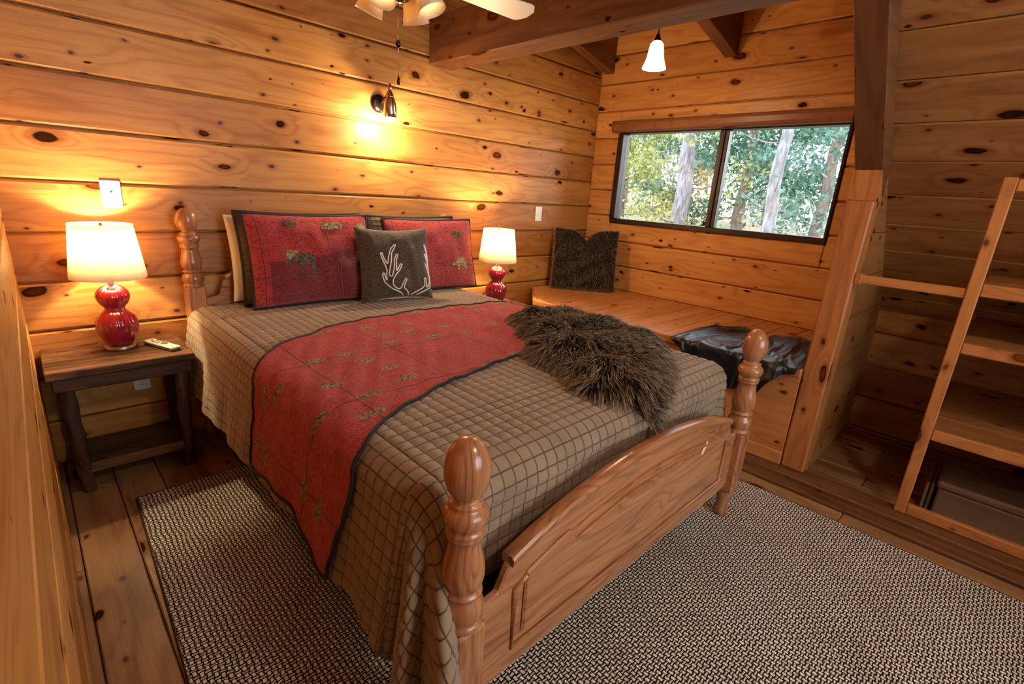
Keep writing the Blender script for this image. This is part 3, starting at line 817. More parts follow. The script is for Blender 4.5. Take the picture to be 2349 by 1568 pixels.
def edge_d(poly, x, y):
    best = np.full(np.shape(x), 9.); gx = np.zeros(np.shape(x)); gy = np.zeros(np.shape(x))
    for i in range(len(poly)):
        a = poly[i-1]; b = poly[i]; dx, dy = b[0]-a[0], b[1]-a[1]
        t = np.clip(((x-a[0])*dx+(y-a[1])*dy)/(dx*dx+dy*dy), 0, 1)
        ex, ey = a[0]+t*dx-x, a[1]+t*dy-y; d = np.hypot(ex, ey); m_ = d < best
        best = np.where(m_, d, best); gx = np.where(m_, ex/(d+1e-6), gx); gy = np.where(m_, ey/(d+1e-6), gy)
    return best, gx, gy
qzv = np.vectorize(qz)
def sk_z(x, y, d): return np.where(y < QYF+.01, qzv(np.maximum(x, .7), np.full_like(x, QYF+.01))-(QYF+.01-y)*3.0, qzv(x, y))+.014+.055*np.clip(d/.10, 0, 1)**.6+.012*np.sin(x*17+y*9)*np.clip(d/.1, 0, 1)+.016*np.sin(y*24+x*6)*np.clip(d/.1, 0, 1)
sk = thing('sheepskin_throw', 'shaggy dark brown sheepskin lying over the foot end of the bed', 'sheepskin', (0, 0, 0))
n = 24000
x = rng.uniform(1.28, 2.24, n*2); y = rng.uniform(.74, 1.88, n*2); k = in_poly(SK, x, y); x, y = x[k], y[k]
d, gx, gy = edge_d(SK, x, y)
z = sk_z(x, y, d)
cl = np.stack([np.sin(x*41+np.cos(y*33)*2)+np.sin(y*57+1.3), np.cos(y*45+np.sin(x*37)*2)+np.sin(x*61), np.zeros_like(x)], 1)
cxs = np.mean([p[0] for p in SK]); cys = np.mean([p[1] for p in SK])
out = np.stack([x-cxs, y-cys, np.zeros_like(x)], 1); out /= np.linalg.norm(out, axis=1, keepdims=True)+1e-6
we = np.clip(1-d/.13, 0, 1)[:, None]
dirs = np.array([[0.0, -.28, .75]])*(1-.5*we)+out*.35+np.stack([gx, gy, 0*gx], 1)*we*1.2+cl*.27+rng.normal(size=(len(x), 3))*.16
dirs /= np.linalg.norm(dirs, axis=1, keepdims=True)
lens = rng.uniform(.055, .085, len(x))
V, F, UV = strands(np.stack([x, y, z], 1), dirs, lens, np.full(len(x), .0019), .55, 4, lambda X, Y: qzv(np.clip(X, .56, 2.22), np.maximum(Y, QYF+.012))-np.maximum(0, QYF+.0-Y)*2.6)
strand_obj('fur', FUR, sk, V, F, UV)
# the hide under the fur
mb = MB(); nx, ny = 60, 70; vs, fs, uvs, idx = [], [], [], {}
X = np.linspace(1.28, 2.24, nx); Y = np.linspace(.745, 1.88, ny)
GX, GY = np.meshgrid(X, Y, indexing='ij'); ins = in_poly(SK, GX, GY); dd, _, _ = edge_d(SK, GX, GY); GZ = sk_z(GX, GY, dd)
def vid(i, j):
    if (i, j) not in idx: idx[(i, j)] = len(vs); vs.append((GX[i, j], GY[i, j], GZ[i, j])); uvs.append((X[i], Y[j]))
    return idx[(i, j)]
for i in range(nx-1):
    for j in range(ny-1):
        if ins[i, j] and ins[i+1, j] and ins[i, j+1] and ins[i+1, j+1]: fs.append((vid(i, j), vid(i+1, j), vid(i+1, j+1), vid(i, j+1)))
mb.raw(vs, fs, uvs, .5, True); mb.build('hide', HIDE, sk)

# ------------------------------------------------------------------ nightstands
def nightstand(loc, label, seed, group='bedside tables'):
    r = thing('nightstand', label, 'nightstand', loc, group=group); rs = random.Random(seed)
    W, D, H = .53, .395, .596
    mb = MB(); k = 4
    for i in range(k):
        y0, y1 = -D/2+D*i/k, -D/2+D*(i+1)/k
        mb.box((-W/2, y0+.001, H-.034), (W/2, y1-.001, H), 0, .004)
    mb.build('tabletop', RUSTICT, r)
    mb = MB()
    mb.box((-W/2+.015, -D/2+.010, H-.095), (W/2-.015, -D/2+.034, H-.034), 0, .005); mb.box((-W/2+.015, D/2-.034, H-.095), (W/2-.015, D/2-.010, H-.034), 0, .005)
    mb.box((-W/2+.012, -D/2+.034, H-.095), (-W/2+.034, D/2-.034, H-.034), 1, .005); mb.box((W/2-.034, -D/2+.034, H-.095), (W/2-.012, D/2-.034, H-.034), 1, .005)
    mb.build('apron', RUSTIC, r)
    for sx in (-1, 1):
        for sy in (-1, 1):
            lx, ly = sx*(W/2-.062), sy*(D/2-.055); mb = MB(); n = 26; seg = 14
            Pp = np.zeros((n+1, seg+1, 3)); Uu = np.zeros((n+1, seg+1, 2)); ph = rs.random()*6
            for i in range(n+1):
                z = (H-.034)*i/n
                for q_ in range(seg+1):
                    a = 2*PI*q_/seg; rad = .029+.0035*math.sin(a*3+z*21+ph)+.003*math.sin(z*43+ph*2+2*a)-.004*(1-i/n)
                    Pp[i, q_] = (lx+rad*math.cos(a)+.004*math.sin(z*9+ph), ly+rad*math.sin(a)+.003*math.sin(z*12+ph), z); Uu[i, q_] = (z, a*.029)
                Pp[i, seg] = Pp[i, 0]
            mb.grid(Pp, Uu, pr=rs.random()); mb.raw([tuple(p) for p in Pp[0, :-1]], [tuple(range(seg-1, -1, -1))])
            mb.build('leg', RUSTIC, r)
    mb = MB()
    for i in range(3): mb.box((-W/2+.05, -D/2+.05+(D-.1)*i/3+.001, .112), (W/2-.05, -D/2+.05+(D-.1)*(i+1)/3-.001, .132), 0, .003)
    mb.build('shelf', RUSTIC, r)
    mb = MB(); mb.box((-W/2+.075, -D/2+.040, .092), (W/2-.075, -D/2+.066, .135), 0, .005); mb.build('shelf_rail', RUSTICT, r)
    return r
NS1 = (.236, 2.832, 0); NS2 = (2.535, 2.80, 0)
nightstand(NS1, 'rustic dark wood nightstand left of the bed, with log-like legs and a low shelf', 3)
nightstand(NS2, 'rustic nightstand mostly hidden behind the far side of the bed, under the right-hand lamp', 8)

# ------------------------------------------------------------------ table lamps
CERAM = NT('red_glazed_ceramic'); o_, ox, oy, oz = CERAM.obj()
n_ = CERAM.noise(CERAM.vec(CERAM.math('MULTIPLY', ox, 14.), CERAM.math('MULTIPLY', oy, 14.), CERAM.math('MULTIPLY', oz, 5.)), 1, 3)
CERAM = CERAM.bsdf(CERAM.mix(CERAM.rng(n_, .35, .7), (.36, .010, .022), (.17, .004, .012)), .10, 0, .6, Coat_Weight=.6, Coat_Roughness=.04)
PEWTER = plain('antique_metal_foot', (.34, .27, .18), .32, .9)
BRASS = plain('brass_fitting', (.55, .40, .18), .3, 1.0)
SHADE = NT('linen_lamp_shade')
df = SHADE.n('ShaderNodeBsdfDiffuse'); tl = SHADE.n('ShaderNodeBsdfTranslucent'); df.inputs[0].default_value = (.90, .84, .72, 1); tl.inputs[0].default_value = (.62, .53, .37, 1)
mx = SHADE.n('ShaderNodeMixShader'); mx.inputs[0].default_value = .55
SHADE.t.links.new(df.outputs[0], mx.inputs[1]); SHADE.t.links.new(tl.outputs[0], mx.inputs[2]); SHADE.t.links.new(mx.outputs[0], SHADE.out.inputs[0]); SHADE = SHADE.m
def emis(name, col, st):
    t = NT(name); e = t.n('ShaderNodeEmission'); e.inputs[0].default_value = (*col, 1); e.inputs[1].default_value = st
    t.t.links.new(e.outputs[0], t.out.inputs[0]); return t.m
BULB = emis('lit_bulb', (1, .78, .50), 14)
def table_lamp(loc, label):
    r = thing('table_lamp', label, 'lamp', loc, group='bedside lamps')
    mb = MB(); mb.lathe([(.064, 0), (.066, .003), (.064, .018), (.060, .022)], seg=40); mb.build('foot', PEWTER, r)
    prof = [(.050, .022), (.058, .040), (.074, .072), (.083, .105), (.082, .132), (.070, .160), (.050, .180), (.038, .192), (.040, .202), (.054, .218), (.065, .242), (.066, .258), (.058, .278), (.042, .294), (.024, .304), (.016, .308)]
    mb = MB(); mb.lathe(prof, seg=96, ribs=18, rib=.055); mb.build('ceramic_base', CERAM, r)
    mb = MB(); mb.lathe([(.012, .306), (.012, .33), (.017, .333), (.017, .375), (.010, .38)], seg=20); mb.build('socket', BRASS, r)
    sb, st_, rb, rt = .340, .580, .143, .116
    mb = MB(); n = 64; prof = [(rb, sb), (rb, sb+.006), ((rb+rt)/2, (sb+st_)/2), (rt, st_-.006), (rt, st_), (rt-.0025, st_), ((rb+rt)/2-.0025, (sb+st_)/2), (rb-.0025, sb)]
    mb.lathe(prof+[prof[0]], seg=n, close=False); s = mb.build('lamp_shade', SHADE, r)
    mb = MB()
    for k in range(3):
        a = 2*PI*k/3+.4; mb.tube([(0, 0, st_-.022), (rt*math.cos(a)*.98, rt*math.sin(a)*.98, st_-.008)], .0016, 6)
    mb.lathe([(.008, st_-.026), (.012, st_-.022), (.008, st_-.005), (.003, st_+.004)], seg=16); mb.build('spider', BRASS, r)
    mb = MB(); mb.lathe([(.013, .380), (.017, .395), (.028, .425), (.030, .442), (.024, .460), (.010, .471), (0.0005, .473)], seg=24); b = mb.build('bulb', BULB, r)
    b.visible_shadow = True
    point('lamp_light', (0, 0, .500), P_TABLE, WARM, .022, r)
    return r
table_lamp((.254, 2.885, .5962), 'red gourd table lamp with white shade on the left nightstand')
table_lamp((2.545, 2.745, .584), 'red gourd table lamp with white shade on the far side of the bed')
NS2o = bpy.data.objects['nightstand.001']; NS2o.scale = (1, 1, .98)

# remote control
RW = plain('white_remote_plastic', (.72, .70, .58), .35); RB = plain('grey_rubber_buttons', (.12, .12, .11), .6); RD = plain('dark_remote_back', (.07, .07, .065), .5)
rm = thing('remote_control', 'white remote control lying on the left nightstand beside the lamp foot', 'remote', (.402, 2.800, .5965), math.radians(22))
mb = MB(); mb.box((-.024, -.105, .0), (.024, .105, .012), 1, .005, seg=2); mb.build('back_shell', RD, rm)
mb = MB(); mb.box((-.024, -.106, .011), (.024, .106, .022), 1, .006, seg=3, smooth=False); mb.build('face', RW, rm)
for i, yy in enumerate((.075, .05, .03, .01)):
    for xx in ((0,) if i == 0 else (-.011, .011)):
        mb = MB(); mb.lathe([(.0058, .022), (.0058, .0242), (.004, .025)], (xx, yy, 0), 14); mb.build('button', RB, rm)
mb = MB(); mb.lathe([(.015, .022), (.015, .0238), (.013, .0245)], (0, -.018, 0), 22); mb.build('button', RB, rm)

# wall plates
PLATE = plain('white_plate_plastic', (.85, .82, .74), .35); SLOT = plain('dark_slot', (.03, .03, .03), .5)
def plate(name, label, cat, x0, x1, z0, z1, kind):
    cx_, cz_ = (x0+x1)/2, (z0+z1)/2
    r = thing(name, label, cat, (cx_, YA-.0005, cz_)); w2, h2 = (x1-x0)/2, (z1-z0)/2
    mb = MB(); mb.box((-w2, -.007, -h2), (w2, .0, h2), None, .003, seg=2); mb.build('cover_plate', PLATE, r)
    if kind == 'dot':
        mb = MB(); mb.tube([(0, -.006, .01), (0, -.016, .01)], .004, 10); mb.build('connector', SLOT, r)
    elif kind == 'switch':
        mb = MB(); mb.box((-.012, -.011, -.024), (.012, -.006, .024), None, .002); mb.build('rocker', PLATE, r)
    else:
        for dz in (.021, -.021):
            mb = MB(); mb.box((-.015, -.009, dz-.014), (.015, -.006, dz+.014), None, .004, seg=2); s = mb.build('socket', PLATE, r)
            mb = MB(); mb.box((-.007, -.0097, dz-.004), (-.005, -.0085, dz+.006), None, 0); mb.box((.005, -.0097, dz-.004), (.007, -.0085, dz+.006), None, 0); mb.build('slots', SLOT, s)
    return r
plate('wall_plate', 'white cable plate high on the wall above the left lamp', 'wall plate', .288, .364, 1.236, 1.360, 'dot')
plate('wall_outlet', 'white wall outlet low on the wall, seen under the left nightstand', 'outlet', .288, .362, .315, .415, 'outlet')
plate('light_switch', 'white light switch plate on the wall above the window seat cushion', 'light switch', 3.232, 3.310, 1.205, 1.327, 'switch')

# ------------------------------------------------------------------ sconce
DARKM = plain('dark_bronze_metal', (.045, .032, .026), .28, .9); CHROME = plain('brushed_nickel', (.55, .48, .40), .22, 1.0)
sc = thing('wall_sconce', 'small bronze wall sconce with a lit downward bulb above the bed', 'wall light', (1.725, YA, 1.905), group=None)
mb = MB(); mb.lathe([(.052, 0), (.054, .004), (.050, .014), (.030, .022), (.012, .024)], seg=32)
b = mb.build('backplate', DARKM, sc); b.rotation_euler = (PI/2, 0, 0)
mb = MB(); mb.tube([(0, -.02, 0), (0, -.06, .012), (0, -.10, .038), (0, -.125, .060), (0, -.138, .062), (0, -.140, .045)], .007, 10); mb.build('arm', DARKM, sc)
mb = MB(); mb.lathe([(.007, .10), (.012, .075), (.008, .062), (.016, .052), (.022, .04), (.024, .030), (.0245, .024)][::-1], (0, -.140, 0), 24); mb.build('cap', CHROME, sc)
mb = MB(); mb.lathe([(.037, -.088), (.039, -.086), (.040, -.05), (.037, -.01), (.030, .015), (.0245, .026), (.022, .025), (.028, .012), (.035, -.012), (.037, -.05), (.037, -.088)], (0, -.140, 0), 32, close=False); mb.build('shade_cup', CHROME, sc)
mb = MB(); mb.lathe([(.0005, -.112), (.018, -.108), (.027, -.094), (.026, -.078), (.016, -.05), (.012, -.02)], (0, -.140, 0), 24); mb.build('bulb', emis('sconce_bulb', (1, .86, .62), 60), sc)
point('sconce_light', (0, -.140, -.125), P_SCONCE, (1, .74, .46), .018, sc)

# ------------------------------------------------------------------ ceiling fan with light kit
FANW = plain('white_fan_blade', (.80, .74, .62), .35); FANB = plain('fan_bronze', (.10, .06, .035), .3, .8)
FSH = NT('frosted_fan_glass'); d1 = FSH.n('ShaderNodeBsdfPrincipled'); d1.inputs['Base Color'].default_value = (.86, .70, .46, 1); d1.inputs['Roughness'].default_value = .25
t1 = FSH.n('ShaderNodeBsdfTranslucent'); t1.inputs[0].default_value = (.9, .66, .36, 1); mx = FSH.n('ShaderNodeMixShader'); mx.inputs[0].default_value = .35
FSH.t.links.new(d1.outputs[0], mx.inputs[1]); FSH.t.links.new(t1.outputs[0], mx.inputs[2]); FSH.t.links.new(mx.outputs[0], FSH.out.inputs[0]); FSH = FSH.m
FX, FY, FZ = 1.195, 1.93, 2.218
fan = thing('ceiling_fan', 'white bladed ceiling fan with frosted glass light shades and pull chains, over the bed', 'ceiling fan', (FX, FY, FZ))
mb = MB(); mb.lathe([(.012, .12), (.012, ZC-FZ-.06)], seg=16); mb.lathe([(.02, ZC-FZ-.075), (.06, ZC-FZ-.05), (.07, ZC-FZ-.001)], seg=32); mb.build('downrod', FANB, fan)
mb = MB(); mb.lathe([(.05, -.045), (.095, -.035), (.115, 0), (.11, .05), (.08, .09), (.03, .12), (.012, .13)], seg=40); mb.build('motor_housing', FANB, fan)
mb = MB(); mb.lathe([(.012, -.115), (.035, -.105), (.045, -.08), (.045, -.045)], seg=32); mb.build('light_kit_body', FANB, fan)
for k in range(3):
    a = math.radians(-6+120*k); ca, sa = math.cos(a), math.sin(a)
    M = Matrix.Rotation(a, 4, 'Z') @ Matrix.Rotation(math.radians(-11), 4, 'X')
    mb = MB(); out = [(.17, -.050), (.605, -.072), (.625, -.066), (.654, -.028), (.654, .028), (.625, .066), (.605, .072), (.17, .050)]
    mb.prism([(p[0], p[1]) for p in out], 2, -.003, .003, grain=0, bev=.0015, mat=M); mb.build('blade', FANW, fan)
    mb = MB(); mb.box((.09, -.018, -.012), (.22, .018, -.004), 0, .003, mat=M); mb.build('blade_iron', FANB, fan)
for k in range(4):
    a = math.radians(-31.8+(61, 151, -29, -119)[k])
    ax = Vector((math.cos(a)*.40, math.sin(a)*.40, -.92)).normalized()
    base = Vector((math.cos(a)*.085, math.sin(a)*.085, -.022))
    M = Matrix.Translation(base) @ Vector((0, 0, 1)).rotation_difference(ax).to_matrix().to_4x4()
    mb = MB(); mb.tube([Vector((math.cos(a)*.035, math.sin(a)*.035, -.035)), base*.98, base+ax*.012], .009, 10)
    arm = mb.build('lamp_arm', FANB, fan)
    b = MB(); b.lathe([(.022, .0), (.028, .008), (.036, .035), (.042, .07), (.047, .10), (.056, .135), (.054, .135), (.045, .10), (.040, .07), (.034, .035), (.022, .010)], seg=32, close=False)
    b.v = [tuple(M @ Vector(v)) for v in b.v]; s = b.build('glass_shade', FSH, fan)
    b = MB(); b.lathe([(.010, .01), (.012, .03), (.019, .055), (.017, .070), (.0005, .078)], seg=18); b.v = [tuple(M @ Vector(v)) for v in b.v]
    b.build('bulb', emis('fan_bulb', (1, .80, .55), .25), s)
    point('fan_light', base+ax*.095, P_FAN, (1, .76, .50), .03, fan)
for (dx, dy, z0, kind) in ((-.02, -.02, -.258, 'ball'), (.012, .03, -.368, 'fob')):
    mb = MB(); mb.tube([(dx, dy, -.11), (dx, dy, z0)], .0014, 6); c_ = mb.build('pull_chain', CHROME, fan)
    mb = MB()
    if kind == 'ball': mb.lathe([(.0005, -.020), (.008, -.016), (.011, -.006), (.008, .004), (.002, .008)], (dx, dy, z0), 16)
    else: mb.lathe([(.0005, -.032), (.006, -.030), (.007, -.018), (.004, -.004), (.0015, .004)], (dx, dy, z0), 16)
    mb.build('chain_pull', DARKM, c_)

# ------------------------------------------------------------------ pendant
PEN = NT('opal_glass_shade'); tl = PEN.n('ShaderNodeBsdfTranslucent'); tl.inputs[0].default_value = (1, .93, .78, 1); df = PEN.n('ShaderNodeBsdfDiffuse'); df.inputs[0].default_value = (.92, .86, .74, 1)
mx = PEN.n('ShaderNodeMixShader'); mx.inputs[0].default_value = .6; PEN.t.links.new(df.outputs[0], mx.inputs[1]); PEN.t.links.new(tl.outputs[0], mx.inputs[2]); PEN.t.links.new(mx.outputs[0], PEN.out.inputs[0]); PEN = PEN.m
PX, PY = 3.0, 1.895
pd = thing('pendant_lamp', 'lit white bell-shaped pendant lamp hanging in front of the window wall', 'pendant lamp', (PX, PY, 2.245))
top = DORM(PX)-2.245
mb = MB(); mb.lathe([(.0045, .155), (.0045, top-.02)], seg=12); mb.build('stem', DARKM, pd)
mb = MB(); mb.lathe([(.05, top-.022), (.055, top-.012), (.055, top-.001)], seg=28); mb.build('canopy', DARKM, pd)
mb = MB(); mb.lathe([(.020, .128), (.022, .135), (.018, .15), (.010, .172), (.005, .178)], seg=24); mb.build('socket_cap', DARKM, pd)
mb = MB(); mb.lathe([(.072, -.020), (.073, -.016), (.062, .010), (.052, .04), (.046, .08), (.040, .115), (.026, .132), (.018, .136), (.016, .132), (.024, .128), (.037, .112), (.043, .08), (.049, .04), (.059, .010), (.070, -.018)], seg=40, close=False); mb.build('glass_bell', PEN, pd)
mb = MB(); mb.lathe([(.0005, .0), (.016, .006), (.023, .025), (.020, .045), (.012, .075), (.010, .11)], seg=20); mb.build('bulb', emis('pendant_bulb', (1, .86, .62), 30), pd)
point('pendant_light', (0, 0, -.012), P_PENDANT, (1, .76, .50), .03, pd)

# added fill lamp, shaped as a flush ceiling light, unseen behind the camera
cl_ = thing('fill_lamp', 'added fill lamp in the shape of a round flush ceiling light, behind the camera', 'ceiling light', (1.15, -.85, ZC))
mb = MB(); mb.lathe([(.0005, -.10), (.06, -.092), (.11, -.07), (.135, -.04), (.14, -.02)], seg=36); mb.build('fill_bowl', emis('fill_lamp_glow', (1, .80, .55), 5), cl_)
mb = MB(); mb.lathe([(.15, -.022), (.155, -.012), (.15, -.0005)], seg=36); mb.build('rim', FANB, cl_)
point('fill_light', (0, 0, -.16), P_FILL, (1, .88, .70), .12, cl_)

# ------------------------------------------------------------------ window seat
bn = thing('window_bench', 'built-in pine window seat with boarded top under the window', 'bench', (XK, 1.85, 0))
b0 = Vector((XK, 1.85, 0)); mb = MB(); y = .662
while y < 3.03:
    y2 = min(y+.14, 3.030); xl = 2.905-XK
    def left(yy): return xl if yy < 2.65 else xl+(yy-2.65)/.385*.37
    pr = random.random()
    if y2 <= 2.655: mb.box((xl, y+.001-1.85, .585), (XW-.003-XK, y2-.001-1.85, .618), 0, .004)
    else: mb.prism([(left(y+.001), y+.001-1.85), (XW-.003-XK, y+.001-1.85), (XW-.003-XK, y2-.001-1.85), (left(y2), y2-.001-1.85)], 2, .585, .618, grain=0, bev=.003)
    y = y2
mb.build('seat_boards', BENCH, bn)
mb = MB(); mb.box((-.018, .662-1.85, .572), (.024, 2.65-1.85, .620), 1, .006)
mb.tube([(-.0+.004, 2.642-1.85, .596), (.39, 3.022-1.85, .596)], .022, 4); mb.build('front_edge', BENCH, bn)
mb = MB()
for (a, b_) in ((.662, 1.32), (1.32, 1.99), (1.99, 2.64)): mb.box((.002, a+.001-1.85, .125), (.024, b_-.001-1.85, .572), 1, .003)
mb.build('front_panel', PINE_L, bn)
mb = MB(); mb.prism([(.004, 2.640-1.85), (.024, 2.632-1.85), (.40, 3.00-1.85), (.385, 3.018-1.85)], 2, .046, .575, grain=0); mb.build('end_panel', PINE_L, bn)
mb = MB(); mb.box((-.008, .662-1.85, .046), (.024, 2.64-1.85, .125), 1, .005); mb.build('base_board', BENCH, bn)
# black throw on the seat
SATIN = NT('black_silky_blanket'); o_, ox, oy, oz = SATIN.obj(); nn = SATIN.noise(o_, 30, 3)
SATIN = SATIN.bsdf((.006, .0056, .007), .38, 0, .45, bump=nn, bstr=.2, bdist=.006, Sheen_Weight=.15, Sheen_Roughness=.3)
from mathutils import noise as mnoise
mb = MB(); na, nc = 150, 150; Pg = np.zeros((na, nc, 3)); Ug = np.zeros((na, nc, 2))
def hang(y): return float(np.interp(y, [.675, .74, .80, .87, .93, 1.0, 1.1, 1.25, 1.36, 1.42], [.03, .05, .13, .24, .19, .21, .22, .17, .07, .02]))
def backx(y): return float(np.interp(y, [.675, .8, .95, 1.05, 1.15, 1.25, 1.36, 1.42], [3.50, 3.62, 3.60, 3.42, 3.52, 3.60, 3.42, 3.25]))
XE = 2.852
def ridged(t): return (1-abs(math.sin(t)))**1.4
for i in range(na):
    f = i/(na-1); y = .675+(1.42-.675)*f
    for j in range(nc):
        g = j/(nc-1); hb, xb = hang(y), backx(y); Lx = xb-XE; tot = Lx+hb; s = g*tot
        e = min(1, g*10)*min(1, f*12)*min(1, (1-f)*12)
        wv = mnoise.noise((y*4.5, s*3.2, .3))*1.9; w2 = mnoise.noise((y*3+7, s*5, 2.))
        yy = y+.015*w2*e
        u_ = y-.35*(s-Lx)*(y-1.0)                # folds fan out from the edge
        ridge = (.027*ridged(u_*24+wv*1.5)+.012*ridged(u_*33-s*9+wv*2.2)+.010*ridged(s*17+wv*2.6+y*9))*e
        ridge *= .55+.7*mnoise.noise((y*6+3, s*4, 5.))
        ridge = max(0, ridge)
        pile = .050*math.exp(-((y-.86)/.13)**2)*math.exp(-((s-.30)/.20)**2)*e
        if s < Lx-.02: x, z = xb-s, .6235+ridge+pile
        else:
            d = s-(Lx-.02); q_ = min(d/.045, 1); x = XE+.02-.034*math.sin(q_*PI/2)-ridge*1.1*q_; z = .6235-(max(0, d-.022))+ridge*(1-q_)
            yy += (.90-yy)*.22*min(1, max(0, d-.02)/.2)
        yy = max(yy, .668)
        Pg[i, j] = (x, yy, z); Ug[i, j] = (yy, s)
mb.grid(Pg, Ug); bk = tag(mb.build('black_blanket', SATIN), 'rumpled black blanket draped over the front of the window seat beside the post', 'blanket')
so = bk.modifiers.new('thick', 'SOLIDIFY'); so.thickness = .005; so.offset = 1
# faux fur cushion
FF = fur_mat('faux_fur_pile', (.010, .007, .005), ((.075, .050, .030), (.36, .23, .12)))
fc, fn = pillow('fur_cushion', 'dark brown faux fur cushion with a dented top, in the corner of the window seat', .56, .53, .17, (3.585, 2.715, .6305), 12, HIDE, rz=-48, cat='cushion', notch=.16)
n = 9000; s_, q_ = rng.random(n), rng.random(n); e = .004
def FN(s, q): return np.array([fn(float(a), float(b), -1) for a, b in zip(s, q)])
p0 = FN(s_, q_); pa = FN(np.clip(s_+e, 0, 1), q_)-p0; pb = FN(s_, np.clip(q_+e, 0, 1))-p0
nn = np.cross(pa, pb); nn /= np.linalg.norm(nn, axis=1, keepdims=True)+1e-9; nn[nn[:, 1] > 0] *= -1
cl = np.stack([np.sin(s_*23+q_*9), 0*s_, np.sin(q_*19-s_*11)-1.0], 1)*.6
dirs = nn*.8+cl*.45+rng.normal(size=(n, 3))*.3; dirs /= np.linalg.norm(dirs, axis=1, keepdims=True)
V, F, UV = strands(p0, dirs, rng.uniform(.022, .040, n), np.full(n, .0022), .3, 3)
strand_obj('fur_pile', FF, fc, V, F, UV)
FF2 = fur_mat('faux_fur_edge', (.20, .10, .035), ((.45, .24, .08), (.60, .34, .13)))
rp = np.array(rim(fn, 500)); rp = np.repeat(rp, 2, axis=0); c0 = rp.mean(axis=0); dr = rp-c0; dr /= np.linalg.norm(dr, axis=1, keepdims=True); dr += rng.normal(size=rp.shape)*.25
V, F, UV = strands(rp, dr, rng.uniform(.014, .028, len(rp)), np.full(len(rp), .0020), .2, 3); strand_obj('fur_edge', FF2, fc, V, F, UV)

# ------------------------------------------------------------------ built-in shelving in the alcove
shf = thing('alcove_shelving', 'pine shelving with an upright and plain boards built into the low alcove', 'shelving', (XK, .10, 0)); S0 = (XK, .10)
mb = MB(); mb.box((-.002, .085-.10, .046), (.042, .130-.10, 1.612), 2, .004); mb.build('upright', PINE_L, shf)
def sh_board(z0, z1, name, depth=True):
    mb = MB(); mb.box((.004, -1.6, z0), (.036, -.0155, z1), 1, .004)
    o = mb.build(name, PINE_L, shf)
    if depth:
        xm = min(XW-.01, 2.875-(z1-1.83)/.90-.03)-XK
        b = MB(); n = max(1, int((xm-.037)/.19)); w_ = (xm-.037)/n
        for i in range(n): b.box((.037+i*w_, -1.6, z1-.022), (.037+(i+1)*w_-.002, -.0155+.01, z1-.002), 1, .002)
        b.build('shelf_boards', PINE_S, o)
sh_board(1.128, 1.182, 'shelf'); sh_board(.872, .920, 'shelf'); sh_board(.447, .500, 'shelf'); sh_board(1.558, 1.606, 'top_rail', False); sh_board(.046, .098, 'bottom_rail', False)
mb = MB(); mb.box((.004, .0305, 1.112), (.030, .541-.10, 1.154), 1, .004); mb.build('cross_rail', PINE_L, shf)
mb = MB(); mb.box((.002, .412, 1.106), (.032, .4415, 1.160), 2, .003); mb.build('cleat', PINE_L, shf)
# storage chest behind the bottom rail
CH = wood('grey_brown_chest_wood', (.22, .13, .075), (.12, .065, .035), knots=.2, rough=.55)
ch = thing('storage_chest', 'low grey-brown wooden chest in the dark bottom of the alcove shelving', 'chest', (3.28, -.50, 0))
mb = MB(); mb.box((-.19, -.52, .001), (.19, .50, .150), 1, .008); mb.build('chest_box', CH, ch)
mb = MB(); mb.box((-.20, -.53, .151), (.20, .51, .190), 1, .014, seg=3); mb.build('lid', CH, ch)
for yy in (.515, .535): 
    mb = MB(); mb.box((-.17, yy, .001), (.17, yy+.014, .150), 2, .003); mb.build('end_board', CH, ch)

# ------------------------------------------------------------------ rug
RUG = NT('woven_jute_rug'); uv, u, v = RUG.uv(); t = RUG
wx = t.noise(t.vec(t.math('MULTIPLY', u, 9.), t.math('MULTIPLY', v, 9.)), 1, 3); wy_ = t.noise(t.vec(t.math('MULTIPLY_ADD', u, 9., 40.), t.math('MULTIPLY', v, 9.)), 1, 3)
px_, py_ = .0160, .0130
uu = t.math('DIVIDE', t.math('MULTIPLY_ADD', wx, .026, u), px_); vv = t.math('DIVIDE', t.math('MULTIPLY_ADD', wy_, .024, v), py_)
a = t.math('ABSOLUTE', t.math('SINE', t.math('MULTIPLY', uu, PI))); b = t.math('ABSOLUTE', t.math('SINE', t.math('MULTIPLY', vv, PI)))
chk = t.math('MODULO', t.math('ADD', t.math('FLOOR', uu), t.math('FLOOR', vv)), 2.0); chk = t.math('ABSOLUTE', chk)
fib = t.noise(t.vec(t.math('MULTIPLY', u, 240.), t.math('MULTIPLY', v, 240.)), 1, 2)
m1 = t.rng(t.math('ADD', a, t.math('MULTIPLY_ADD', fib, .6, -.3)), .48, .76); m2 = t.rng(t.math('ADD', b, t.math('MULTIPLY_ADD', fib, .6, -.3)), .72, .96)
crm = t.math('ADD', t.math('MULTIPLY', m1, chk), t.math('MULTIPLY', m2, t.math('SUBTRACT', 1.0, chk)))
drk = t.noise(t.vec(t.math('MULTIPLY', u, 55.), t.math('MULTIPLY', v, 70.)), 1, 2)
crm = t.math('MULTIPLY', crm, t.rng(drk, .30, .44, .45, 1.0))
tone_ = t.noise(t.vec(u, v), 3.0, 3)
cream = t.mix(t.rng(tone_, .35, .7), (.95, .86, .72), (.80, .69, .55))
col = t.mix(crm, (.018, .010, .008), cream)
h = t.math('MULTIPLY', crm, t.math('ADD', .6, t.math('MULTIPLY', fib, .6)))
RUG = RUG.bsdf(col, .9, 0, .15, bump=h, bstr=.8, bdist=.006)
RX = [(.182, 2.478), (2.592, 2.505), (2.600, -.75), (.070, -.75)]
mb = MB(); bm = bmesh.new(); A_ = [bm.verts.new((*p, .0008)) for p in RX]; B_ = [bm.verts.new((*p, .012)) for p in RX]
bm.faces.new(A_); bm.faces.new(B_[::-1])
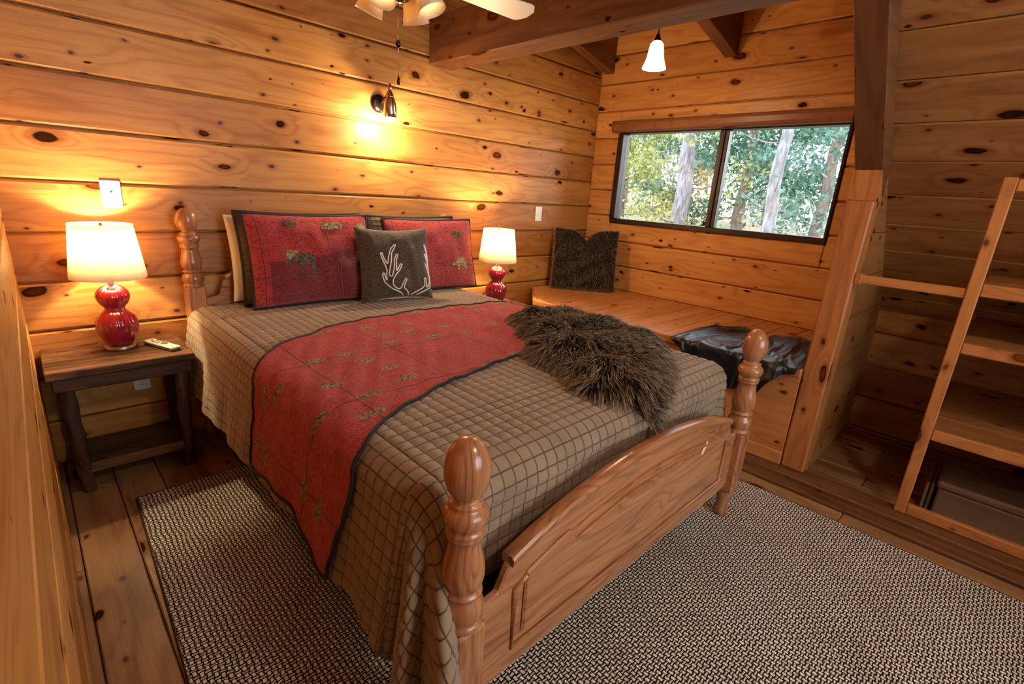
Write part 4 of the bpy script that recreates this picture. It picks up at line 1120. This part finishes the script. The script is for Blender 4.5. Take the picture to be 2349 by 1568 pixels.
for i in range(4): bm.faces.new((A_[i], B_[i], B_[(i+1) % 4], A_[(i+1) % 4]))
bmesh.ops.recalc_face_normals(bm, faces=bm.faces[:])
mb.bm(bm, 0); rug = thing('area_rug', 'large woven brown and cream rug under the bed', 'rug', (1.35, .9, 0))
mb.v = [(p[0]-1.35, p[1]-.9, p[2]) for p in mb.v]; mb.uv = [[(mb.v[k][0], mb.v[k][1]) for k in f] for f in mb.f]; mb.build('woven_field', RUG, rug)
mb = MB(); mb.tube([(p[0]-1.35, p[1]-.9, .0075) for p in RX], .0068, 6, closed=True); mb.build('bound_edge', plain('rug_binding', (.075, .032, .018), .8), rug)

# ------------------------------------------------------------------ outdoors, seen through the window
GR = NT('leaf_litter_ground'); o_, ox, oy, oz = GR.obj(); n1 = GR.noise(o_, .9, 5); n2 = GR.noise(o_, 5, 4)
GR = GR.bsdf(GR.mix(GR.rng(n2, .4, .62), GR.mix(GR.rng(n1, .42, .60), (.17, .070, .025), (.06, .08, .025)), (.13, .11, .08)), .9)
mb = MB(); nx, ny = 40, 50; Pg = np.zeros((nx, ny, 3)); Ug = np.zeros((nx, ny, 2))
for i in range(nx):
    for j in range(ny):
        x = 4.3+(i/(nx-1))**1.4*45; y = -14+j/(ny-1)*62; Pg[i, j] = (x, y, -.15+.070*(x-4.3)+.15*math.sin(x*.7+y*.4)+.10*math.sin(y*1.1)); Ug[i, j] = (x, y)
mb.grid(Pg, Ug); struct(mb.build('ground', GR), 'leaf strewn slope outside the window')
def gz(x, y): return -.15+.070*(x-4.3)+.15*math.sin(x*.7+y*.4)+.10*math.sin(y*1.1)
def leafmat(name, c1, c2):
    t = NT(name); pr, _ = t.attr('pr'); d = t.n('ShaderNodeBsdfDiffuse'); l = t.n('ShaderNodeBsdfTranslucent'); m_ = t.n('ShaderNodeMixShader'); m_.inputs[0].default_value = .45
    c = t.mix(pr, tuple(k*.40 for k in c1), tuple(k*.52 for k in c2)); t.set(d.inputs[0], c); t.set(l.inputs[0], c)
    t.t.links.new(d.outputs[0], m_.inputs[1]); t.t.links.new(l.outputs[0], m_.inputs[2]); t.t.links.new(m_.outputs[0], t.out.inputs[0]); return t.m
LM = [leafmat('teal_green_leaves', (.10, .26, .20), (.34, .52, .42)), leafmat('yellow_green_leaves', (.32, .42, .10), (.66, .62, .24)), leafmat('deep_green_leaves', (.06, .16, .11), (.20, .36, .22)), leafmat('rust_leaves', (.55, .22, .07), (.75, .48, .20))]
def bark(name, c1, c2):
    t = NT(name); o_, ox, oy, oz = t.obj(); n = t.noise(t.vec(t.math('MULTIPLY', ox, 20.), t.math('MULTIPLY', oy, 20.), t.math('MULTIPLY', oz, 5.)), 1, 4)
    return t.bsdf(t.mix(t.rng(n, .35, .62), tuple(k*.48 for k in c1), tuple(k*.48 for k in c2)), .9, 0, .2, bump=n, bstr=.6, bdist=.02)
BK = [bark('grey_bark', (.16, .15, .17), (.40, .36, .38)), bark('white_birch_bark', (.42, .41, .43), (.22, .20, .20)), bark('brown_bark', (.20, .13, .10), (.36, .27, .22))]
def leaves(pts, size, mat, name, parent, rs):
    n = len(pts); c = np.asarray(pts); a = rs.normal(size=(n, 3)); a /= np.linalg.norm(a, axis=1, keepdims=True); b = np.cross(a, rs.normal(size=(n, 3))); b /= np.linalg.norm(b, axis=1, keepdims=True)
    sz = (size*rs.uniform(.6, 1.4, n))[:, None]
    V = np.stack([c-a*sz, c-b*sz*.42, c+a*sz, c+b*sz*.42], 1); faces = np.arange(4*n).reshape(n, 4)
    me = bpy.data.meshes.new(name); me.from_pydata(V.reshape(-1, 3).tolist(), [], faces.tolist()); at = me.attributes.new('pr', 'FLOAT', 'FACE'); at.data.foreach_set('value', rs.random(n).astype(np.float32))
    me.materials.append(mat); me.update(); o = bpy.data.objects.new(name, me); COL.objects.link(o); o.parent = parent; return o
def tree(name, label, x, y, h, r, bk, lm, nl, crown, size=.10, lean=0.0, nb=9, cat='tree', bl=1.6, group='trees outside the window', seed=1):
    z = gz(x, y); t = thing(name, label, cat, (x, y, z-.05), group=group); rs = np.random.default_rng(seed)
    mb = MB(); n = 16; pts = [(lean*(h*k/n)+.03*math.sin(k*1.3+seed), .02*math.cos(k*1.7+seed), h*k/n) for k in range(n+1)]
    mb.tube(pts, [r*(1.15-.75*k/n) for k in range(n+1)], 14); mb.build('trunk', BK[bk], t)
    tips = []
    for k in range(nb):
        z0 = h*(.10+.8*(k+.5)/nb)*(.9+.2*rs.random()); a = k*2.4+seed; L_ = bl*(1.05-.6*z0/h)*(.7+.5*rs.random())
        p = [(lean*z0+math.cos(a)*L_*f, math.sin(a)*L_*f, z0+L_*(.10*f+.12*f*f)-.05*math.sin(f*5)) for f in (0, .25, .5, .75, 1)]
        b = MB(); b.tube(p, [r*.12*(1-.75*f) for f in (0, .25, .5, .75, 1)], 7); b.build('branch', BK[bk], t)
        tips += [p[2], p[3], p[4]]
    if nl:
        cs = []
        per = nl//(len(tips)+len(crown))+1
        for q_ in tips: cs.append(np.array(q_)+rs.normal(size=(per, 3))*np.array([.32, .32, .20]))
        for (cx_, cy_, cz_, cr) in crown: cs.append(np.array((cx_, cy_, cz_))+rs.normal(size=(per*2, 3))*cr*.5)
        leaves(np.concatenate(cs), size, LM[lm], 'foliage', t, rs)
    return t
tree('pine_tree', 'grey trunked tree seen through the left window pane', 10.6, 5.55, 6.5, .17, 0, 1, 2200, [], .055, -.005, 9, seed=3)
tree('birch_tree', 'white barked tree with bare side twigs, seen through the right pane', 9.2, 3.17, 6.2, .105, 1, 0, 260, [], .05, .003, 12, bl=1.0, seed=5)
tree('pine_tree', 'dense dark evergreen in the middle of the right window pane', 13.5, 5.4, 6.5, .14, 2, 2, 6500, [(0, 0, 2.2, 1.5), (0, 0, 3.4, 1.4), (.2, -.6, 1.4, 1.3)], .066, 0, 10, seed=8)
tree('pine_tree', 'teal leaved tree at the right edge of the window', 11.5, 3.0, 6, .11, 2, 0, 6500, [(0, 0, 2.0, 1.2), (0, .3, 3.2, 1.2), (0, -.8, 1.6, 1.2)], .058, 0, 10, seed=9)
tree('leafy_tree', 'yellow green leafy tree at the left edge of the window', 12.0, 8.1, 6, .12, 2, 1, 6500, [(0, 0, 1.8, 1.3), (0, -.6, 2.6, 1.2), (0, .5, 3.4, 1.3)], .06, 0, 10, seed=12)
tree('leafy_tree', 'green tree between the two trunks behind the window mullion', 17.5, 9.0, 7, .15, 2, 0, 4600, [(0, 0, 2.6, 1.6), (0, -1, 3.4, 1.5), (.0, 1.2, 1.8, 1.5)], .11, 0, 10, bl=2.2, seed=14)
tree('pine_tree', 'distant deep green tree farthest to the right beyond the window', 19.0, 6.6, 8, .16, 2, 2, 4800, [(0, 0, 2.6, 1.8), (0, -1.3, 3.6, 1.7), (0, 1.3, 2.2, 1.6)], .12, 0, 10, bl=2.2, seed=17)
tree('leafy_tree', 'distant pale tree high behind the left window pane', 21, 14.0, 8, .15, 2, 0, 4600, [(0, 0, 2.6, 1.9), (0, -1.6, 3.8, 1.8), (0, 1.6, 2.0, 1.7)], .12, 0, 10, bl=2.4, seed=19)
def shrub(label, x, y, r, lm, seed):
    z = gz(x, y); t = thing('shrub', label, 'shrub', (x, y, z), group='shrubs outside the window'); rs = np.random.default_rng(seed); mb = MB()
    for k in range(7):
        a = k*.9; mb.tube([(0, 0, -.03), (math.cos(a)*r*.3, math.sin(a)*r*.3, r*.5), (math.cos(a)*r*.6, math.sin(a)*r*.6, r*.9)], [.014, .010, .004], 6)
    mb.build('stem', BK[2], t)
    d = rs.normal(size=(900, 3)); d /= np.linalg.norm(d, axis=1, keepdims=True); d *= rs.uniform(.5, 1, 900)[:, None]*r
    d[:, 2] = np.abs(d[:, 2])*.9+.05; leaves(d, .055, LM[lm], 'foliage', t, rs)
shrub('rust coloured shrub at the foot of the grey trunk', 9.4, 5.6, .62, 3, 31)
shrub('orange shrub left of the white trunk', 11.0, 4.75, .62, 3, 32)
shrub('pale green shrub low in the left corner of the window', 8.6, 5.9, .62, 1, 33)
shrub('teal shrub low in the right corner of the window', 8.3, 2.35, .62, 0, 34)
shrub('yellow shrub between the rust shrub and the mullion', 13.0, 6.6, .75, 1, 35)
